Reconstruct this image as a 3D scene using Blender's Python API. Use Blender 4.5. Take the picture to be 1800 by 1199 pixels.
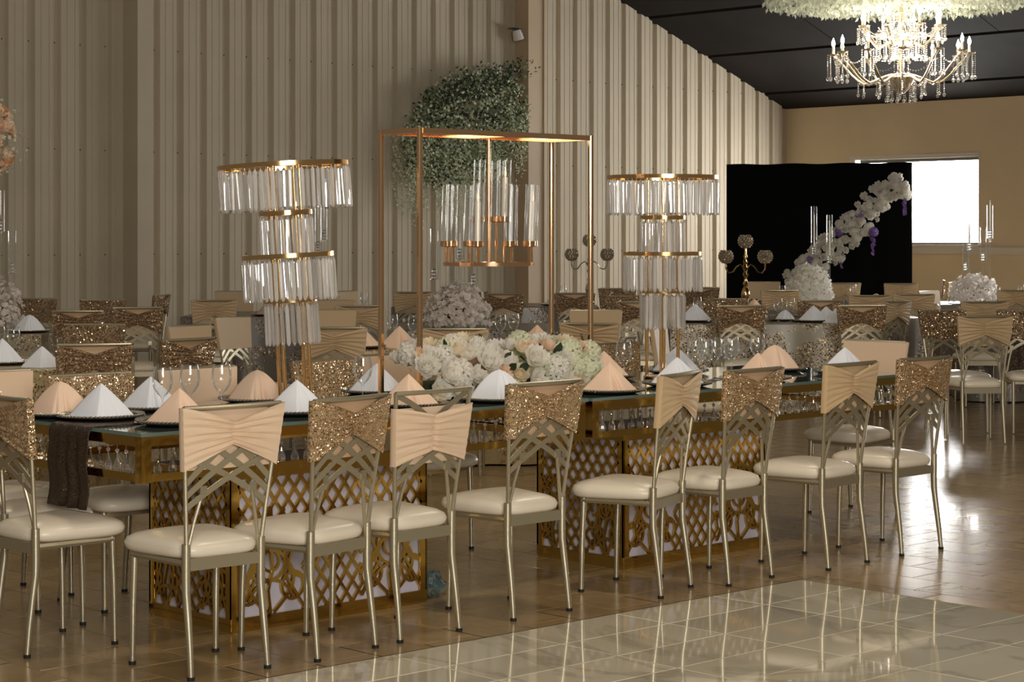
import bpy, math, random
from math import sin, cos, pi, radians
from mathutils import Vector, Matrix

for o in list(bpy.data.objects):
    bpy.data.objects.remove(o, do_unlink=True)
SC = bpy.context.scene
COL = SC.collection
rnd = random.Random(7)

# ------------------------------------------------------------------ camera
PHI = radians(43.5)
CP, SP = cos(PHI), sin(PHI)
CAMZ = 1.452
cam_d = bpy.data.cameras.new('camera')
cam = bpy.data.objects.new('camera', cam_d)
COL.objects.link(cam)
cam.location = (0, 0, CAMZ)
cam.rotation_euler = (pi / 2, 0, -PHI)
cam_d.sensor_width = 36.0
cam_d.lens = 72.0
cam_d.shift_y = -185.5 / 1800.0
cam_d.clip_end = 200
SC.camera = cam

# ------------------------------------------------------------------ world, lights, exposure
W = bpy.data.worlds.new('world'); SC.world = W
W.use_nodes = True
W.node_tree.nodes['Background'].inputs[0].default_value = (1.0, 0.86, 0.68, 1)
W.node_tree.nodes['Background'].inputs[1].default_value = 0.09

def area(name, loc, target, sx, sy, power, col):
    l = bpy.data.lights.new(name, 'AREA'); l.shape = 'RECTANGLE'; l.size = sx; l.size_y = sy
    l.energy = power; l.color = col
    o = bpy.data.objects.new(name, l); COL.objects.link(o); o.location = loc
    d = Vector(target) - Vector(loc)
    o.rotation_euler = d.to_track_quat('-Z', 'Y').to_euler()
    return o

def point(name, loc, power, col, r):
    l = bpy.data.lights.new(name, 'POINT'); l.energy = power; l.color = col; l.shadow_soft_size = r
    o = bpy.data.objects.new(name, l); COL.objects.link(o); o.location = loc
    return o

area('window_light_behind', (-1.5, -5.0, 3.1), (5.5, 7.0, 0.8), 5.0, 2.6, 520, (1.0, 0.95, 0.88))
for (lx, ly, lz, lw) in ((1.8, 2.6, 3.7, 62), (6.2, 1.8, 3.8, 62), (5.6, 5.2, 4.3, 95), (9.2, 7.6, 4.3, 60), (5.5, 11.0, 4.6, 60)):
    point('hall_chandelier_light', (lx, ly, lz), lw, (1.0, 0.86, 0.68), 0.22)

SC.view_settings.view_transform = 'Standard'
SC.view_settings.look = 'None'
SC.view_settings.gamma = 1.0
SC.view_settings.exposure = 0.52
SC.view_settings.use_curve_mapping = False

# ------------------------------------------------------------------ materials
MATS = {}
def new_mat(name):
    m = bpy.data.materials.new(name); m.use_nodes = True
    nt = m.node_tree
    b = nt.nodes['Principled BSDF']
    MATS[name] = m
    return m, nt, b

def pm(name, col, rough=0.5, metal=0.0, trans=0.0, ior=1.45, coat=0.0, sheen=0.0, emis=None, es=0.0, spec=None, alpha=None,
       var=0.0, vscale=6.0, bump=0.0, bscale=60.0):
    m, nt, b = new_mat(name)
    b.inputs['Base Color'].default_value = (*col, 1)
    b.inputs['Roughness'].default_value = rough
    b.inputs['Metallic'].default_value = metal
    b.inputs['Transmission Weight'].default_value = trans
    b.inputs['IOR'].default_value = ior
    b.inputs['Coat Weight'].default_value = coat
    b.inputs['Coat Roughness'].default_value = 0.06
    b.inputs['Sheen Weight'].default_value = sheen
    if spec is not None: b.inputs['Specular IOR Level'].default_value = spec
    if emis: 
        b.inputs['Emission Color'].default_value = (*emis, 1); b.inputs['Emission Strength'].default_value = es
    if var or bump:
        tc = nt.nodes.new('ShaderNodeTexCoord')
    if var:
        n = nt.nodes.new('ShaderNodeTexNoise'); n.inputs['Scale'].default_value = vscale; n.inputs['Detail'].default_value = 5
        nt.links.new(tc.outputs['Object'], n.inputs['Vector'])
        r = nt.nodes.new('ShaderNodeValToRGB')
        r.color_ramp.elements[0].position = 0.3; r.color_ramp.elements[1].position = 0.7
        r.color_ramp.elements[0].color = (*[max(0, c * (1 - var)) for c in col], 1)
        r.color_ramp.elements[1].color = (*[min(1, c * (1 + var)) for c in col], 1)
        nt.links.new(n.outputs['Fac'], r.inputs['Fac']); nt.links.new(r.outputs['Color'], b.inputs['Base Color'])
    if bump:
        n2 = nt.nodes.new('ShaderNodeTexNoise'); n2.inputs['Scale'].default_value = bscale; n2.inputs['Detail'].default_value = 3
        nt.links.new(tc.outputs['Object'], n2.inputs['Vector'])
        bp = nt.nodes.new('ShaderNodeBump'); bp.inputs['Strength'].default_value = bump; bp.inputs['Distance'].default_value = 0.004
        nt.links.new(n2.outputs['Fac'], bp.inputs['Height']); nt.links.new(bp.outputs['Normal'], b.inputs['Normal'])
    return m

def sequin(name, base, flake, scale, rough=0.22, tilt=1.1, metal=.7, share=.4):
    """cloth covered in small tilted metal discs: every cell has a normal and a tone of its own"""
    m, nt, b = new_mat(name)
    tc = nt.nodes.new('ShaderNodeTexCoord')
    v = nt.nodes.new('ShaderNodeTexVoronoi'); v.inputs['Scale'].default_value = scale
    nt.links.new(tc.outputs['Object'], v.inputs['Vector'])
    g = nt.nodes.new('ShaderNodeNewGeometry')
    sub = nt.nodes.new('ShaderNodeVectorMath'); sub.operation = 'SUBTRACT'; sub.inputs[1].default_value = (.5, .5, .5)
    nt.links.new(v.outputs['Color'], sub.inputs[0])
    sc = nt.nodes.new('ShaderNodeVectorMath'); sc.operation = 'SCALE'; sc.inputs['Scale'].default_value = tilt
    nt.links.new(sub.outputs[0], sc.inputs[0])
    add = nt.nodes.new('ShaderNodeVectorMath'); add.operation = 'ADD'
    nt.links.new(g.outputs['Normal'], add.inputs[0]); nt.links.new(sc.outputs[0], add.inputs[1])
    nm = nt.nodes.new('ShaderNodeVectorMath'); nm.operation = 'NORMALIZE'
    nt.links.new(add.outputs[0], nm.inputs[0]); nt.links.new(nm.outputs[0], b.inputs['Normal'])
    sx = nt.nodes.new('ShaderNodeSeparateColor'); nt.links.new(v.outputs['Color'], sx.inputs[0])
    st = nt.nodes.new('ShaderNodeValToRGB'); st.color_ramp.elements[0].position = 1-share-.04; st.color_ramp.elements[1].position = 1-share+.04
    nt.links.new(sx.outputs[1], st.inputs['Fac'])
    mx = nt.nodes.new('ShaderNodeMix'); mx.data_type = 'RGBA'
    mx.inputs[6].default_value = (*base, 1); mx.inputs[7].default_value = (*flake, 1)
    nt.links.new(st.outputs['Color'], mx.inputs[0])
    nt.links.new(mx.outputs[2], b.inputs['Base Color'])
    ma = nt.nodes.new('ShaderNodeMapRange'); ma.inputs[3].default_value = metal; ma.inputs[4].default_value = 1.0
    nt.links.new(st.outputs['Color'], ma.inputs[0]); nt.links.new(ma.outputs[0], b.inputs['Metallic'])
    mr = nt.nodes.new('ShaderNodeMapRange'); mr.inputs[3].default_value = .45; mr.inputs[4].default_value = rough
    nt.links.new(st.outputs['Color'], mr.inputs[0]); nt.links.new(mr.outputs[0], b.inputs['Roughness'])
    return m

def cloth_pattern(name, base, dark):
    """satin cloth with an embroidered lace of gold-brown sequin sprays"""
    m, nt, b = new_mat(name)
    tc = nt.nodes.new('ShaderNodeTexCoord')
    n = nt.nodes.new('ShaderNodeTexNoise'); n.inputs['Scale'].default_value = 3.2; n.inputs['Detail'].default_value = 2
    n.inputs['Distortion'].default_value = 1.4
    nt.links.new(tc.outputs['Object'], n.inputs['Vector'])
    v = nt.nodes.new('ShaderNodeTexVoronoi'); v.inputs['Scale'].default_value = 70
    nt.links.new(tc.outputs['Object'], v.inputs['Vector'])
    r = nt.nodes.new('ShaderNodeValToRGB'); r.color_ramp.elements[0].position = .43; r.color_ramp.elements[1].position = .52
    nt.links.new(n.outputs['Fac'], r.inputs['Fac'])
    r2 = nt.nodes.new('ShaderNodeValToRGB'); r2.color_ramp.elements[0].position = .28; r2.color_ramp.elements[1].position = .55
    r2.color_ramp.elements[0].color = (1, 1, 1, 1); r2.color_ramp.elements[1].color = (0, 0, 0, 1)
    nt.links.new(v.outputs['Distance'], r2.inputs['Fac'])
    mu = nt.nodes.new('ShaderNodeMath'); mu.operation = 'MULTIPLY'
    nt.links.new(r.outputs['Color'], mu.inputs[0]); nt.links.new(r2.outputs['Color'], mu.inputs[1])
    mx = nt.nodes.new('ShaderNodeMix'); mx.data_type = 'RGBA'
    mx.inputs[6].default_value = (*base, 1); mx.inputs[7].default_value = (*dark, 1)
    nt.links.new(mu.outputs[0], mx.inputs[0]); nt.links.new(mx.outputs[2], b.inputs['Base Color'])
    sub = nt.nodes.new('ShaderNodeVectorMath'); sub.operation = 'SUBTRACT'; sub.inputs[1].default_value = (.5, .5, .5)
    nt.links.new(v.outputs['Color'], sub.inputs[0])
    sc = nt.nodes.new('ShaderNodeVectorMath'); sc.operation = 'SCALE'; nt.links.new(sub.outputs[0], sc.inputs[0])
    nt.links.new(mu.outputs[0], sc.inputs['Scale'])
    g = nt.nodes.new('ShaderNodeNewGeometry')
    add = nt.nodes.new('ShaderNodeVectorMath'); add.operation = 'ADD'
    nt.links.new(g.outputs['Normal'], add.inputs[0]); nt.links.new(sc.outputs[0], add.inputs[1])
    nm = nt.nodes.new('ShaderNodeVectorMath'); nm.operation = 'NORMALIZE'
    nt.links.new(add.outputs[0], nm.inputs[0]); nt.links.new(nm.outputs[0], b.inputs['Normal'])
    nt.links.new(mu.outputs[0], b.inputs['Metallic'])
    b.inputs['Roughness'].default_value = 0.32
    return m

def marble(name, c0, c1, vein, vs, rough, amount, coat=0.0):
    m, nt, b = new_mat(name)
    tc = nt.nodes.new('ShaderNodeTexCoord'); oi = nt.nodes.new('ShaderNodeObjectInfo')
    g = nt.nodes.new('ShaderNodeNewGeometry')
    n = nt.nodes.new('ShaderNodeTexNoise'); n.inputs['Scale'].default_value = vs; n.inputs['Detail'].default_value = 6
    n.inputs['Distortion'].default_value = 1.2
    nt.links.new(g.outputs['Position'], n.inputs['Vector'])
    mx = nt.nodes.new('ShaderNodeMix'); mx.data_type = 'RGBA'
    mx.inputs[6].default_value = (*c0, 1); mx.inputs[7].default_value = (*c1, 1)
    nt.links.new(n.outputs['Fac'], mx.inputs[0])
    # tone of each tile
    mt = nt.nodes.new('ShaderNodeMapRange'); mt.inputs[3].default_value = 0.86; mt.inputs[4].default_value = 1.1
    nt.links.new(oi.outputs['Random'], mt.inputs[0])
    hs = nt.nodes.new('ShaderNodeHueSaturation'); nt.links.new(mx.outputs[2], hs.inputs['Color']); nt.links.new(mt.outputs[0], hs.inputs['Value'])
    n2 = nt.nodes.new('ShaderNodeTexNoise'); n2.inputs['Scale'].default_value = vs * .55; n2.inputs['Detail'].default_value = 7
    n2.inputs['Distortion'].default_value = 2.2
    nt.links.new(g.outputs['Position'], n2.inputs['Vector'])
    r = nt.nodes.new('ShaderNodeValToRGB')
    e = r.color_ramp.elements; e[0].position = .46; e[0].color = (0, 0, 0, 1); e[1].position = .54; e[1].color = (0, 0, 0, 1)
    k = e.new(.5); k.color = (amount, amount, amount, 1)
    nt.links.new(n2.outputs['Fac'], r.inputs['Fac'])
    m2 = nt.nodes.new('ShaderNodeMix'); m2.data_type = 'RGBA'; m2.inputs[7].default_value = (*vein, 1)
    nt.links.new(hs.outputs['Color'], m2.inputs[6]); nt.links.new(r.outputs['Color'], m2.inputs[0])
    nt.links.new(m2.outputs[2], b.inputs['Base Color'])
    b.inputs['Roughness'].default_value = rough
    b.inputs['Coat Weight'].default_value = coat; b.inputs['Coat Roughness'].default_value = 0.03
    n3 = nt.nodes.new('ShaderNodeTexNoise'); n3.inputs['Scale'].default_value = 2.2; n3.inputs['Detail'].default_value = 1
    nt.links.new(g.outputs['Position'], n3.inputs['Vector'])
    bp = nt.nodes.new('ShaderNodeBump'); bp.inputs['Strength'].default_value = 0.06; bp.inputs['Distance'].default_value = 0.02
    nt.links.new(n3.outputs['Fac'], bp.inputs['Height']); nt.links.new(bp.outputs['Normal'], b.inputs['Normal'])
    return m

M_WALL = pm('wall_sheet', (0.50, 0.435, 0.33), 0.72, spec=.2, var=0.05, vscale=1.5)
M_FAR = pm('wall_paint', (0.64, 0.52, 0.345), 0.75, spec=.2, var=0.05, vscale=1.2)
M_COLUMN = pm('column_paint', (0.50, 0.38, 0.25), 0.5, var=0.05, vscale=2)
M_CEIL = pm('ceiling_board', (0.016, 0.0135, 0.0115), 0.8, spec=.15, var=0.25, vscale=1.3)
M_BLACK = pm('black_joint', (0.006, 0.006, 0.006), 0.7)
M_TILE = marble('beige_tile', (0.26, 0.175, 0.085), (0.41, 0.29, 0.15), (0.17, 0.11, 0.05), 2.6, 0.22, 0.25, 0.06)
M_WTILE = marble('white_tile', (0.66, 0.60, 0.46), (0.74, 0.69, 0.55), (0.33, 0.30, 0.22), 1.3, 0.05, 0.45, 0.5)
M_GROUT = pm('grout', (0.09, 0.07, 0.045), 0.8)
M_CHAIR = pm('champagne_metal', (0.47, 0.42, 0.30), 0.36, metal=0.72)
M_CAP = pm('rubber', (0.012, 0.011, 0.01), 0.7)
M_SEAT = pm('cream_vinyl', (0.80, 0.72, 0.58), 0.30, bump=0.12, bscale=25)
M_PEACH = pm('peach_spandex', (0.78, 0.585, 0.41), 0.55, sheen=0.2)
M_TAN = pm('tan_spandex', (0.66, 0.475, 0.265), 0.55, sheen=0.2)
M_TAN_SHADE = pm('tan_spandex_shaded', (0.54, 0.39, 0.225), 0.55, sheen=0.2)  # darker copy of the tan: dimness of the background rows put into the colour
M_LINING = pm('lining', (0.62, 0.42, 0.25), 0.6)
M_SEQ = sequin('gold_sequin', (0.50, 0.35, 0.20), (0.86, 0.66, 0.44), 230, 0.24, 1.1, .35, .36)
M_SEQ_SHADE = sequin('gold_sequin_shaded', (0.26, 0.175, 0.10), (0.80, 0.60, 0.40), 140, .26, 1.3, .4, .34)  # gold sequin darkened in its base colour for the back-lit background chairs
M_SEQB = sequin('brown_sequin', (0.055, 0.035, 0.022), (0.22, 0.15, 0.10), 240, .3, .8, .3, .15)
M_GOLD = pm('gold_frame', (0.64, 0.42, 0.11), 0.08, metal=1.0, bump=0.05, bscale=14)
M_LATT = pm('gold_panel', (0.62, 0.40, 0.10), 0.10, metal=1.0, bump=0.06, bscale=9)
M_ROSE = pm('rose_gold', (0.95, 0.62, 0.36), 0.12, metal=1.0)
M_LGOLD = pm('lamp_gold', (0.86, 0.57, 0.26), 0.14, metal=1.0)
M_CHGOLD = pm('chandelier_gold', (0.80, 0.66, 0.46), 0.2, metal=.85)
M_SILVER = pm('silver', (0.72, 0.68, 0.60), 0.2, metal=1.0)
M_BACKING = pm('pedestal_backing', (0.64, 0.615, 0.71), 0.5)
def thin_glass(name, edge, white, face=.07):
    m, nt, b = new_mat(name)
    out = nt.nodes['Material Output']
    tr = nt.nodes.new('ShaderNodeBsdfTransparent'); tr.inputs[0].default_value = (.97, .975, .97, 1)
    gl = nt.nodes.new('ShaderNodeBsdfGlossy'); gl.inputs['Roughness'].default_value = .03
    di = nt.nodes.new('ShaderNodeBsdfDiffuse'); di.inputs[0].default_value = (.9, .92, .92, 1)
    lw = nt.nodes.new('ShaderNodeLayerWeight'); lw.inputs[0].default_value = .22
    pw = nt.nodes.new('ShaderNodeMath'); pw.operation = 'MULTIPLY_ADD'; pw.inputs[1].default_value = edge; pw.inputs[2].default_value = face
    nt.links.new(lw.outputs['Fresnel'], pw.inputs[0])
    pw.use_clamp = True
    m1 = nt.nodes.new('ShaderNodeMixShader'); m1.inputs[0].default_value = white  # diffuse white stands in for bright reflections along the glass edges
    nt.links.new(gl.outputs[0], m1.inputs[1]); nt.links.new(di.outputs[0], m1.inputs[2])
    m2 = nt.nodes.new('ShaderNodeMixShader')
    nt.links.new(pw.outputs[0], m2.inputs[0]); nt.links.new(tr.outputs[0], m2.inputs[1]); nt.links.new(m1.outputs[0], m2.inputs[2])
    nt.links.new(m2.outputs[0], out.inputs[0])
    return m
M_GLASS = thin_glass('clear_glass', .70, .22)
M_THIN = thin_glass('hurricane_glass', .62, .3, .035)
M_TOP = pm('mirror_glass_top', (0.20, 0.235, 0.205), 0.06, metal=0.55, coat=0.6)
M_TOPEDGE = pm('glass_edge', (0.20, 0.29, 0.265), 0.12, trans=0.3)
M_NAPW = pm('napkin_white', (0.86, 0.89, 0.95), 0.75, bump=0.1, bscale=300)
M_NAPP = pm('napkin_peach', (0.90, 0.66, 0.49), 0.75, bump=0.1, bscale=300)
M_NAPM = pm('napkin_blush', (0.62, 0.46, 0.38), 0.75)
M_PLATE = pm('smoked_glass_plate', (0.02, 0.025, 0.024), 0.06, coat=0.5)
M_CLOTH = cloth_pattern('lace_cloth', (0.30, 0.265, 0.19), (0.26, 0.16, 0.07))
M_CLOTHG = cloth_pattern('gold_cloth', (0.44, 0.35, 0.19), (0.40, 0.26, 0.12))
M_CLOTHD = cloth_pattern('grey_cloth', (0.20, 0.18, 0.155), (0.32, 0.24, 0.16))
M_FV = pm('petal_violet', (0.20, 0.11, 0.34), 0.6)
def petal_mat(name, col, through=.5):
    m, nt, b = new_mat(name)
    out = nt.nodes['Material Output']
    b.inputs['Base Color'].default_value = (*col, 1); b.inputs['Roughness'].default_value = .6; b.inputs['Specular IOR Level'].default_value = .2
    t = nt.nodes.new('ShaderNodeBsdfTranslucent'); t.inputs[0].default_value = (*col, 1)
    mx = nt.nodes.new('ShaderNodeMixShader'); mx.inputs[0].default_value = through
    nt.links.new(b.outputs[0], mx.inputs[1]); nt.links.new(t.outputs[0], mx.inputs[2]); nt.links.new(mx.outputs[0], out.inputs[0])
    return m
M_FW = petal_mat('petal_white', (0.95, 0.93, 0.87)); M_FC = petal_mat('petal_cream', (0.95, 0.86, 0.68)); M_FP = petal_mat('petal_peach', (0.95, 0.74, 0.56))
M_FG = petal_mat('petal_green_white', (0.88, 0.91, 0.72)); M_FO = petal_mat('petal_orange', (0.85, 0.45, 0.2)); M_BLOS = petal_mat('blossom_white', (0.90, 0.85, 0.80))
M_CLOUD = petal_mat('cloud_white', (0.60, 0.62, 0.50), .3)
M_LEAF = pm('leaf_dark', (0.030, 0.052, 0.028), 0.45)
M_LEAF2 = pm('leaf_mid', (0.20, 0.25, 0.13), 0.5)
M_WIST = pm('wisteria_pale', (0.62, 0.66, 0.47), 0.6)
M_TWIG = pm('twig', (0.03, 0.02, 0.015), 0.7)
M_BACKDROP = pm('black_velvet', (0.0035, 0.0035, 0.004), 0.9, spec=0.1)
M_PANE = pm('bright_pane', (0.8, 0.8, 0.8), 0.6, emis=(1.0, 0.99, 0.97), es=19.5)
M_WFRAME = pm('window_frame', (0.62, 0.56, 0.47), 0.5)
M_DFRAME = pm('dark_frame', (0.06, 0.055, 0.05), 0.4)
M_WAX = pm('wax', (0.86, 0.79, 0.66), 0.5)
M_FLAME = pm('led_flame', (0.9, 0.7, 0.5), 0.5, emis=(1.0, 0.68, 0.40), es=0.35)
M_BULB = pm('bulb', (1, 1, 1), 0.3, emis=(1.0, 0.93, 0.82), es=85.0)
M_CARD = pm('white_card', (0.85, 0.82, 0.78), 0.6)
M_CORD = pm('white_plastic', (0.7, 0.66, 0.6), 0.4)

def crystal_mat(name, diffuse_share, spread=.22, tint=(.95, .94, .92)):
    m, nt, b = new_mat(name)
    b.inputs['Base Color'].default_value = (1, 1, 1, 1); b.inputs['Roughness'].default_value = 0.02
    b.inputs['Transmission Weight'].default_value = 1.0; b.inputs['IOR'].default_value = 1.52
    out = nt.nodes['Material Output']
    d = nt.nodes.new('ShaderNodeBsdfTranslucent'); d.inputs[0].default_value = (*tint, 1)
    d2 = nt.nodes.new('ShaderNodeBsdfDiffuse'); d2.inputs[0].default_value = (*tint, 1)
    a = nt.nodes.new('ShaderNodeMixShader'); a.inputs[0].default_value = .5
    nt.links.new(d.outputs[0], a.inputs[1]); nt.links.new(d2.outputs[0], a.inputs[2])
    s = nt.nodes.new('ShaderNodeMixShader'); s.inputs[0].default_value = diffuse_share
    oi = nt.nodes.new('ShaderNodeObjectInfo'); mr = nt.nodes.new('ShaderNodeMapRange')
    mr.inputs[3].default_value = max(0, diffuse_share-spread); mr.inputs[4].default_value = diffuse_share+spread
    nt.links.new(oi.outputs['Random'], mr.inputs[0]); nt.links.new(mr.outputs[0], s.inputs[0])
    nt.links.new(b.outputs[0], s.inputs[1]); nt.links.new(a.outputs[0], s.inputs[2])
    nt.links.new(s.outputs[0], out.inputs[0])
    return m
M_PRISM = crystal_mat('prism_crystal', 0.42, .34)  # clear crystal; white mixed in, varied per prism, stands in for bright glints
M_BEAD = pm('bead_metal', (0.62, 0.54, 0.43), 0.14, metal=.9)
M_CRYS = crystal_mat('drop_crystal', 0.08, .06)
M_BAG = crystal_mat('plastic_film', 0.3, .05, (.35, .55, .60))
M_BAG.node_tree.nodes['Principled BSDF'].inputs['Base Color'].default_value = (0.55, 0.75, 0.78, 1)

# ------------------------------------------------------------------ mesh building
class MB:
    def __init__(s): s.v = []; s.f = []; s.m = []; s.mi = 0
    def box(s, x0, x1, y0, y1, z0, z1):
        b = len(s.v)
        s.v += [(x0,y0,z0),(x1,y0,z0),(x1,y1,z0),(x0,y1,z0),(x0,y0,z1),(x1,y0,z1),(x1,y1,z1),(x0,y1,z1)]
        for q in ((0,3,2,1),(4,5,6,7),(0,1,5,4),(1,2,6,5),(2,3,7,6),(3,0,4,7)):
            s.f.append(tuple(b+i for i in q)); s.m.append(s.mi)
        return s
    def cpost(s, x, y, a, z0, z1, c=.004):
        ring = [(a, -a+c), (a, a-c), (a-c, a), (-a+c, a), (-a, a-c), (-a, -a+c), (-a+c, -a), (a-c, -a)]
        b = len(s.v)
        for z in (z0, z1): s.v += [(x+p, y+q, z) for p, q in ring]
        for k in range(8):
            k2 = (k+1) % 8; s.f.append((b+k, b+k2, b+8+k2, b+8+k)); s.m.append(s.mi)
        s.f.append(tuple(b+k for k in reversed(range(8)))); s.m.append(s.mi); s.f.append(tuple(b+8+k for k in range(8))); s.m.append(s.mi)
        return s
    def quad(s, *p):
        b = len(s.v); s.v += [tuple(q) for q in p]; s.f.append(tuple(range(b, b+len(p)))); s.m.append(s.mi); return s
    def tube(s, pts, r, n=8, caps=True, flat=None):
        pts = [Vector(p) for p in pts]
        if not isinstance(r, (list, tuple)): r = [r]*len(pts)
        t0 = (pts[1]-pts[0]).normalized()
        up = Vector((0,0,1)) if abs(t0.z) < .9 else Vector((0,1,0))
        nx = t0.cross(up).normalized(); b = len(s.v)
        for i, p in enumerate(pts):
            t = (pts[min(i+1,len(pts)-1)]-pts[max(i-1,0)]).normalized()
            nx = (nx - t*nx.dot(t)).normalized(); ny = t.cross(nx)
            for k in range(n):
                a = 2*pi*k/n
                q = p + nx*cos(a)*r[i] + ny*sin(a)*r[i]*(flat or 1)
                s.v.append(tuple(q))
        for i in range(len(pts)-1):
            for k in range(n):
                k2 = (k+1) % n
                s.f.append((b+i*n+k, b+i*n+k2, b+(i+1)*n+k2, b+(i+1)*n+k)); s.m.append(s.mi)
        if caps:
            s.f.append(tuple(b+k for k in reversed(range(n)))); s.m.append(s.mi)
            e = b+(len(pts)-1)*n
            s.f.append(tuple(e+k for k in range(n))); s.m.append(s.mi)
        return s
    def lathe(s, prof, n=20, cx=0, cy=0, closed=False, sx=1, sy=1):
        b = len(s.v); m = len(prof)
        for (r, z) in prof:
            for k in range(n):
                a = 2*pi*k/n
                s.v.append((cx+r*cos(a)*sx, cy+r*sin(a)*sy, z))
        rng = m if closed else m-1
        for i in range(rng):
            i2 = (i+1) % m
            for k in range(n):
                k2 = (k+1) % n
                s.f.append((b+i*n+k, b+i*n+k2, b+i2*n+k2, b+i2*n+k)); s.m.append(s.mi)
        return s
    def disc(s, r, z, n=20, cx=0, cy=0):
        b = len(s.v)
        for k in range(n):
            a = 2*pi*k/n; s.v.append((cx+r*cos(a), cy+r*sin(a), z))
        s.f.append(tuple(range(b, b+n))); s.m.append(s.mi); return s
    def ball(s, c, r, n=8, m=5, sz=1.0):
        prof = [(max(1e-4, r*sin(pi*i/m)), c[2]-r*sz*cos(pi*i/m)) for i in range(m+1)]
        return s.lathe(prof, n, c[0], c[1])
    def strip(s, pts, w, y0, y1, closed=False):
        """flat bar along a polyline in the xz plane, from y0 to y1"""
        n = len(pts); b = len(s.v)
        for i in range(n):
            if closed: p, q = pts[i-1], pts[(i+1) % n]
            else: p, q = pts[max(i-1,0)], pts[min(i+1,n-1)]
            dx, dz = q[0]-p[0], q[1]-p[1]; l = math.hypot(dx, dz) or 1
            nx, nz = -dz/l*w/2, dx/l*w/2
            x, z = pts[i]
            s.v += [(x+nx,y0,z+nz),(x-nx,y0,z-nz),(x-nx,y1,z-nz),(x+nx,y1,z+nz)]
        for i in range(n if closed else n-1):
            a = b+4*i; c = b+4*((i+1) % n)
            for k in range(4):
                k2 = (k+1) % 4
                s.f.append((a+k, c+k, c+k2, a+k2)); s.m.append(s.mi)
        if not closed:
            s.f.append((b,b+1,b+2,b+3)); s.m.append(s.mi)
            e = b+4*(n-1); s.f.append((e+3,e+2,e+1,e)); s.m.append(s.mi)
        return s
    def grid(s, P):
        """P[i][j] points"""
        b = len(s.v); a = len(P); c = len(P[0])
        for row in P: s.v += [tuple(p) for p in row]
        for i in range(a-1):
            for j in range(c-1):
                s.f.append((b+i*c+j, b+(i+1)*c+j, b+(i+1)*c+j+1, b+i*c+j+1)); s.m.append(s.mi)
        return s
    def xform(s, M, start=0):
        s.v = s.v[:start] + [tuple(M @ Vector(p)) for p in s.v[start:]]; return s
    def mesh(s, name, mats, smooth=False):
        me = bpy.data.meshes.new(name); me.from_pydata(s.v, [], s.f)
        if not isinstance(mats, (list, tuple)): mats = [mats]
        for m in mats: me.materials.append(m)
        if len(mats) > 1: me.polygons.foreach_set('material_index', s.m)
        if smooth:
            me.polygons.foreach_set('use_smooth', [True]*len(s.f))
            if smooth != 'all':
                me.set_sharp_from_angle(angle=radians(40))
        me.update(); me.validate()
        return me

def obj(name, mesh, parent=None, loc=(0,0,0), rz=0.0, rot=None, scale=None):
    o = bpy.data.objects.new(name, mesh); COL.objects.link(o)
    o.location = loc
    o.rotation_euler = rot if rot else (0, 0, rz)
    if scale: o.scale = scale if isinstance(scale, (tuple, list)) else (scale,)*3
    if parent: o.parent = parent
    return o
def part(name, mb, mats, parent, smooth=False, **k): return obj(name, mb.mesh(name, mats, smooth), parent, **k)
def tag(o, label, cat, group=None):
    o['label'] = label; o['category'] = cat
    if group: o['group'] = group
    return o
def thing(name, label, cat, loc=(0,0,0), rz=0.0, group=None, rot=None):
    o = obj(name, None, None, loc, rz, rot); o.empty_display_size = .1
    return tag(o, label, cat, group)
def struct(o): o['kind'] = 'structure'; return o
def copy_tree(o, parent=None):
    c = o.copy(); COL.objects.link(c); c.parent = parent
    for ch in KIDS(o): copy_tree(ch, c)
    return c
def KIDS(o): return [k for k in CHILD.get(o.name, [])]
CHILD = {}
def index_children():
    CHILD.clear()
    for o in bpy.data.objects:
        if o.parent: CHILD.setdefault(o.parent.name, []).append(o)
def W2(X, Z):   # hall coordinates of a point X to the right of and Z in front of the viewpoint
    return (X*CP + Z*SP, -X*SP + Z*CP)

# ================================================================== SETTING
def ceil_z(x): return 3.27 + (23.15 - x) * 0.373
# ---- floor
fl = struct(part('floor', MB().box(-2, 24, -4, 19.2, -0.10, -0.004), M_GROUT, None))
EDGE_X, EDGE_Y = 6.83, 5.43
g = 0.0024
def rtile(w, d, mat):
    b = 0.0015
    m = MB()
    m.v = [(0,0,-.004),(w,0,-.004),(w,d,-.004),(0,d,-.004),(0,0,-b),(w,0,-b),(w,d,-b),(0,d,-b),(b,b,0),(w-b,b,0),(w-b,d-b,0),(b,d-b,0)]
    m.f = [(0,1,5,4),(1,2,6,5),(2,3,7,6),(3,0,4,7),(4,5,9,8),(5,6,10,9),(6,7,11,10),(7,4,8,11),(8,9,10,11)]; m.m = [0]*9
    return m
TW, TD = 0.2435, 0.362
bt = rtile(TW-2*g, TD-2*g, M_TILE).mesh('tile', M_TILE)
cand = []
near_all = MB()
ix0 = -40; 
for i in range(-40, 70):
    x0 = 6.97 + i*TW
    if x0 < -1.5 or x0 > 23: continue
    for j in range(-30, 60):
        y0 = 5.135 + j*TD + (TD/2 if i % 2 else 0) - (TD/2)
        if y0 < -3 or y0 > 18.6: continue
        cx, cy = x0+TW/2, y0+TD/2
        if x0 < EDGE_X-.02 and y0 < EDGE_Y: 
            if not (y0+TD > EDGE_Y+.04): continue
        Z = cx*SP+cy*CP; X = cx*CP-cy*SP
        if Z < 3: continue
        px = 900+3600*X/Z; py = 414+3600*CAMZ/Z
        vis = -60 < px < 1860 and py < 1260
        cand.append((0 if vis else 1, Z, x0, y0))
cand.sort()
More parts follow.
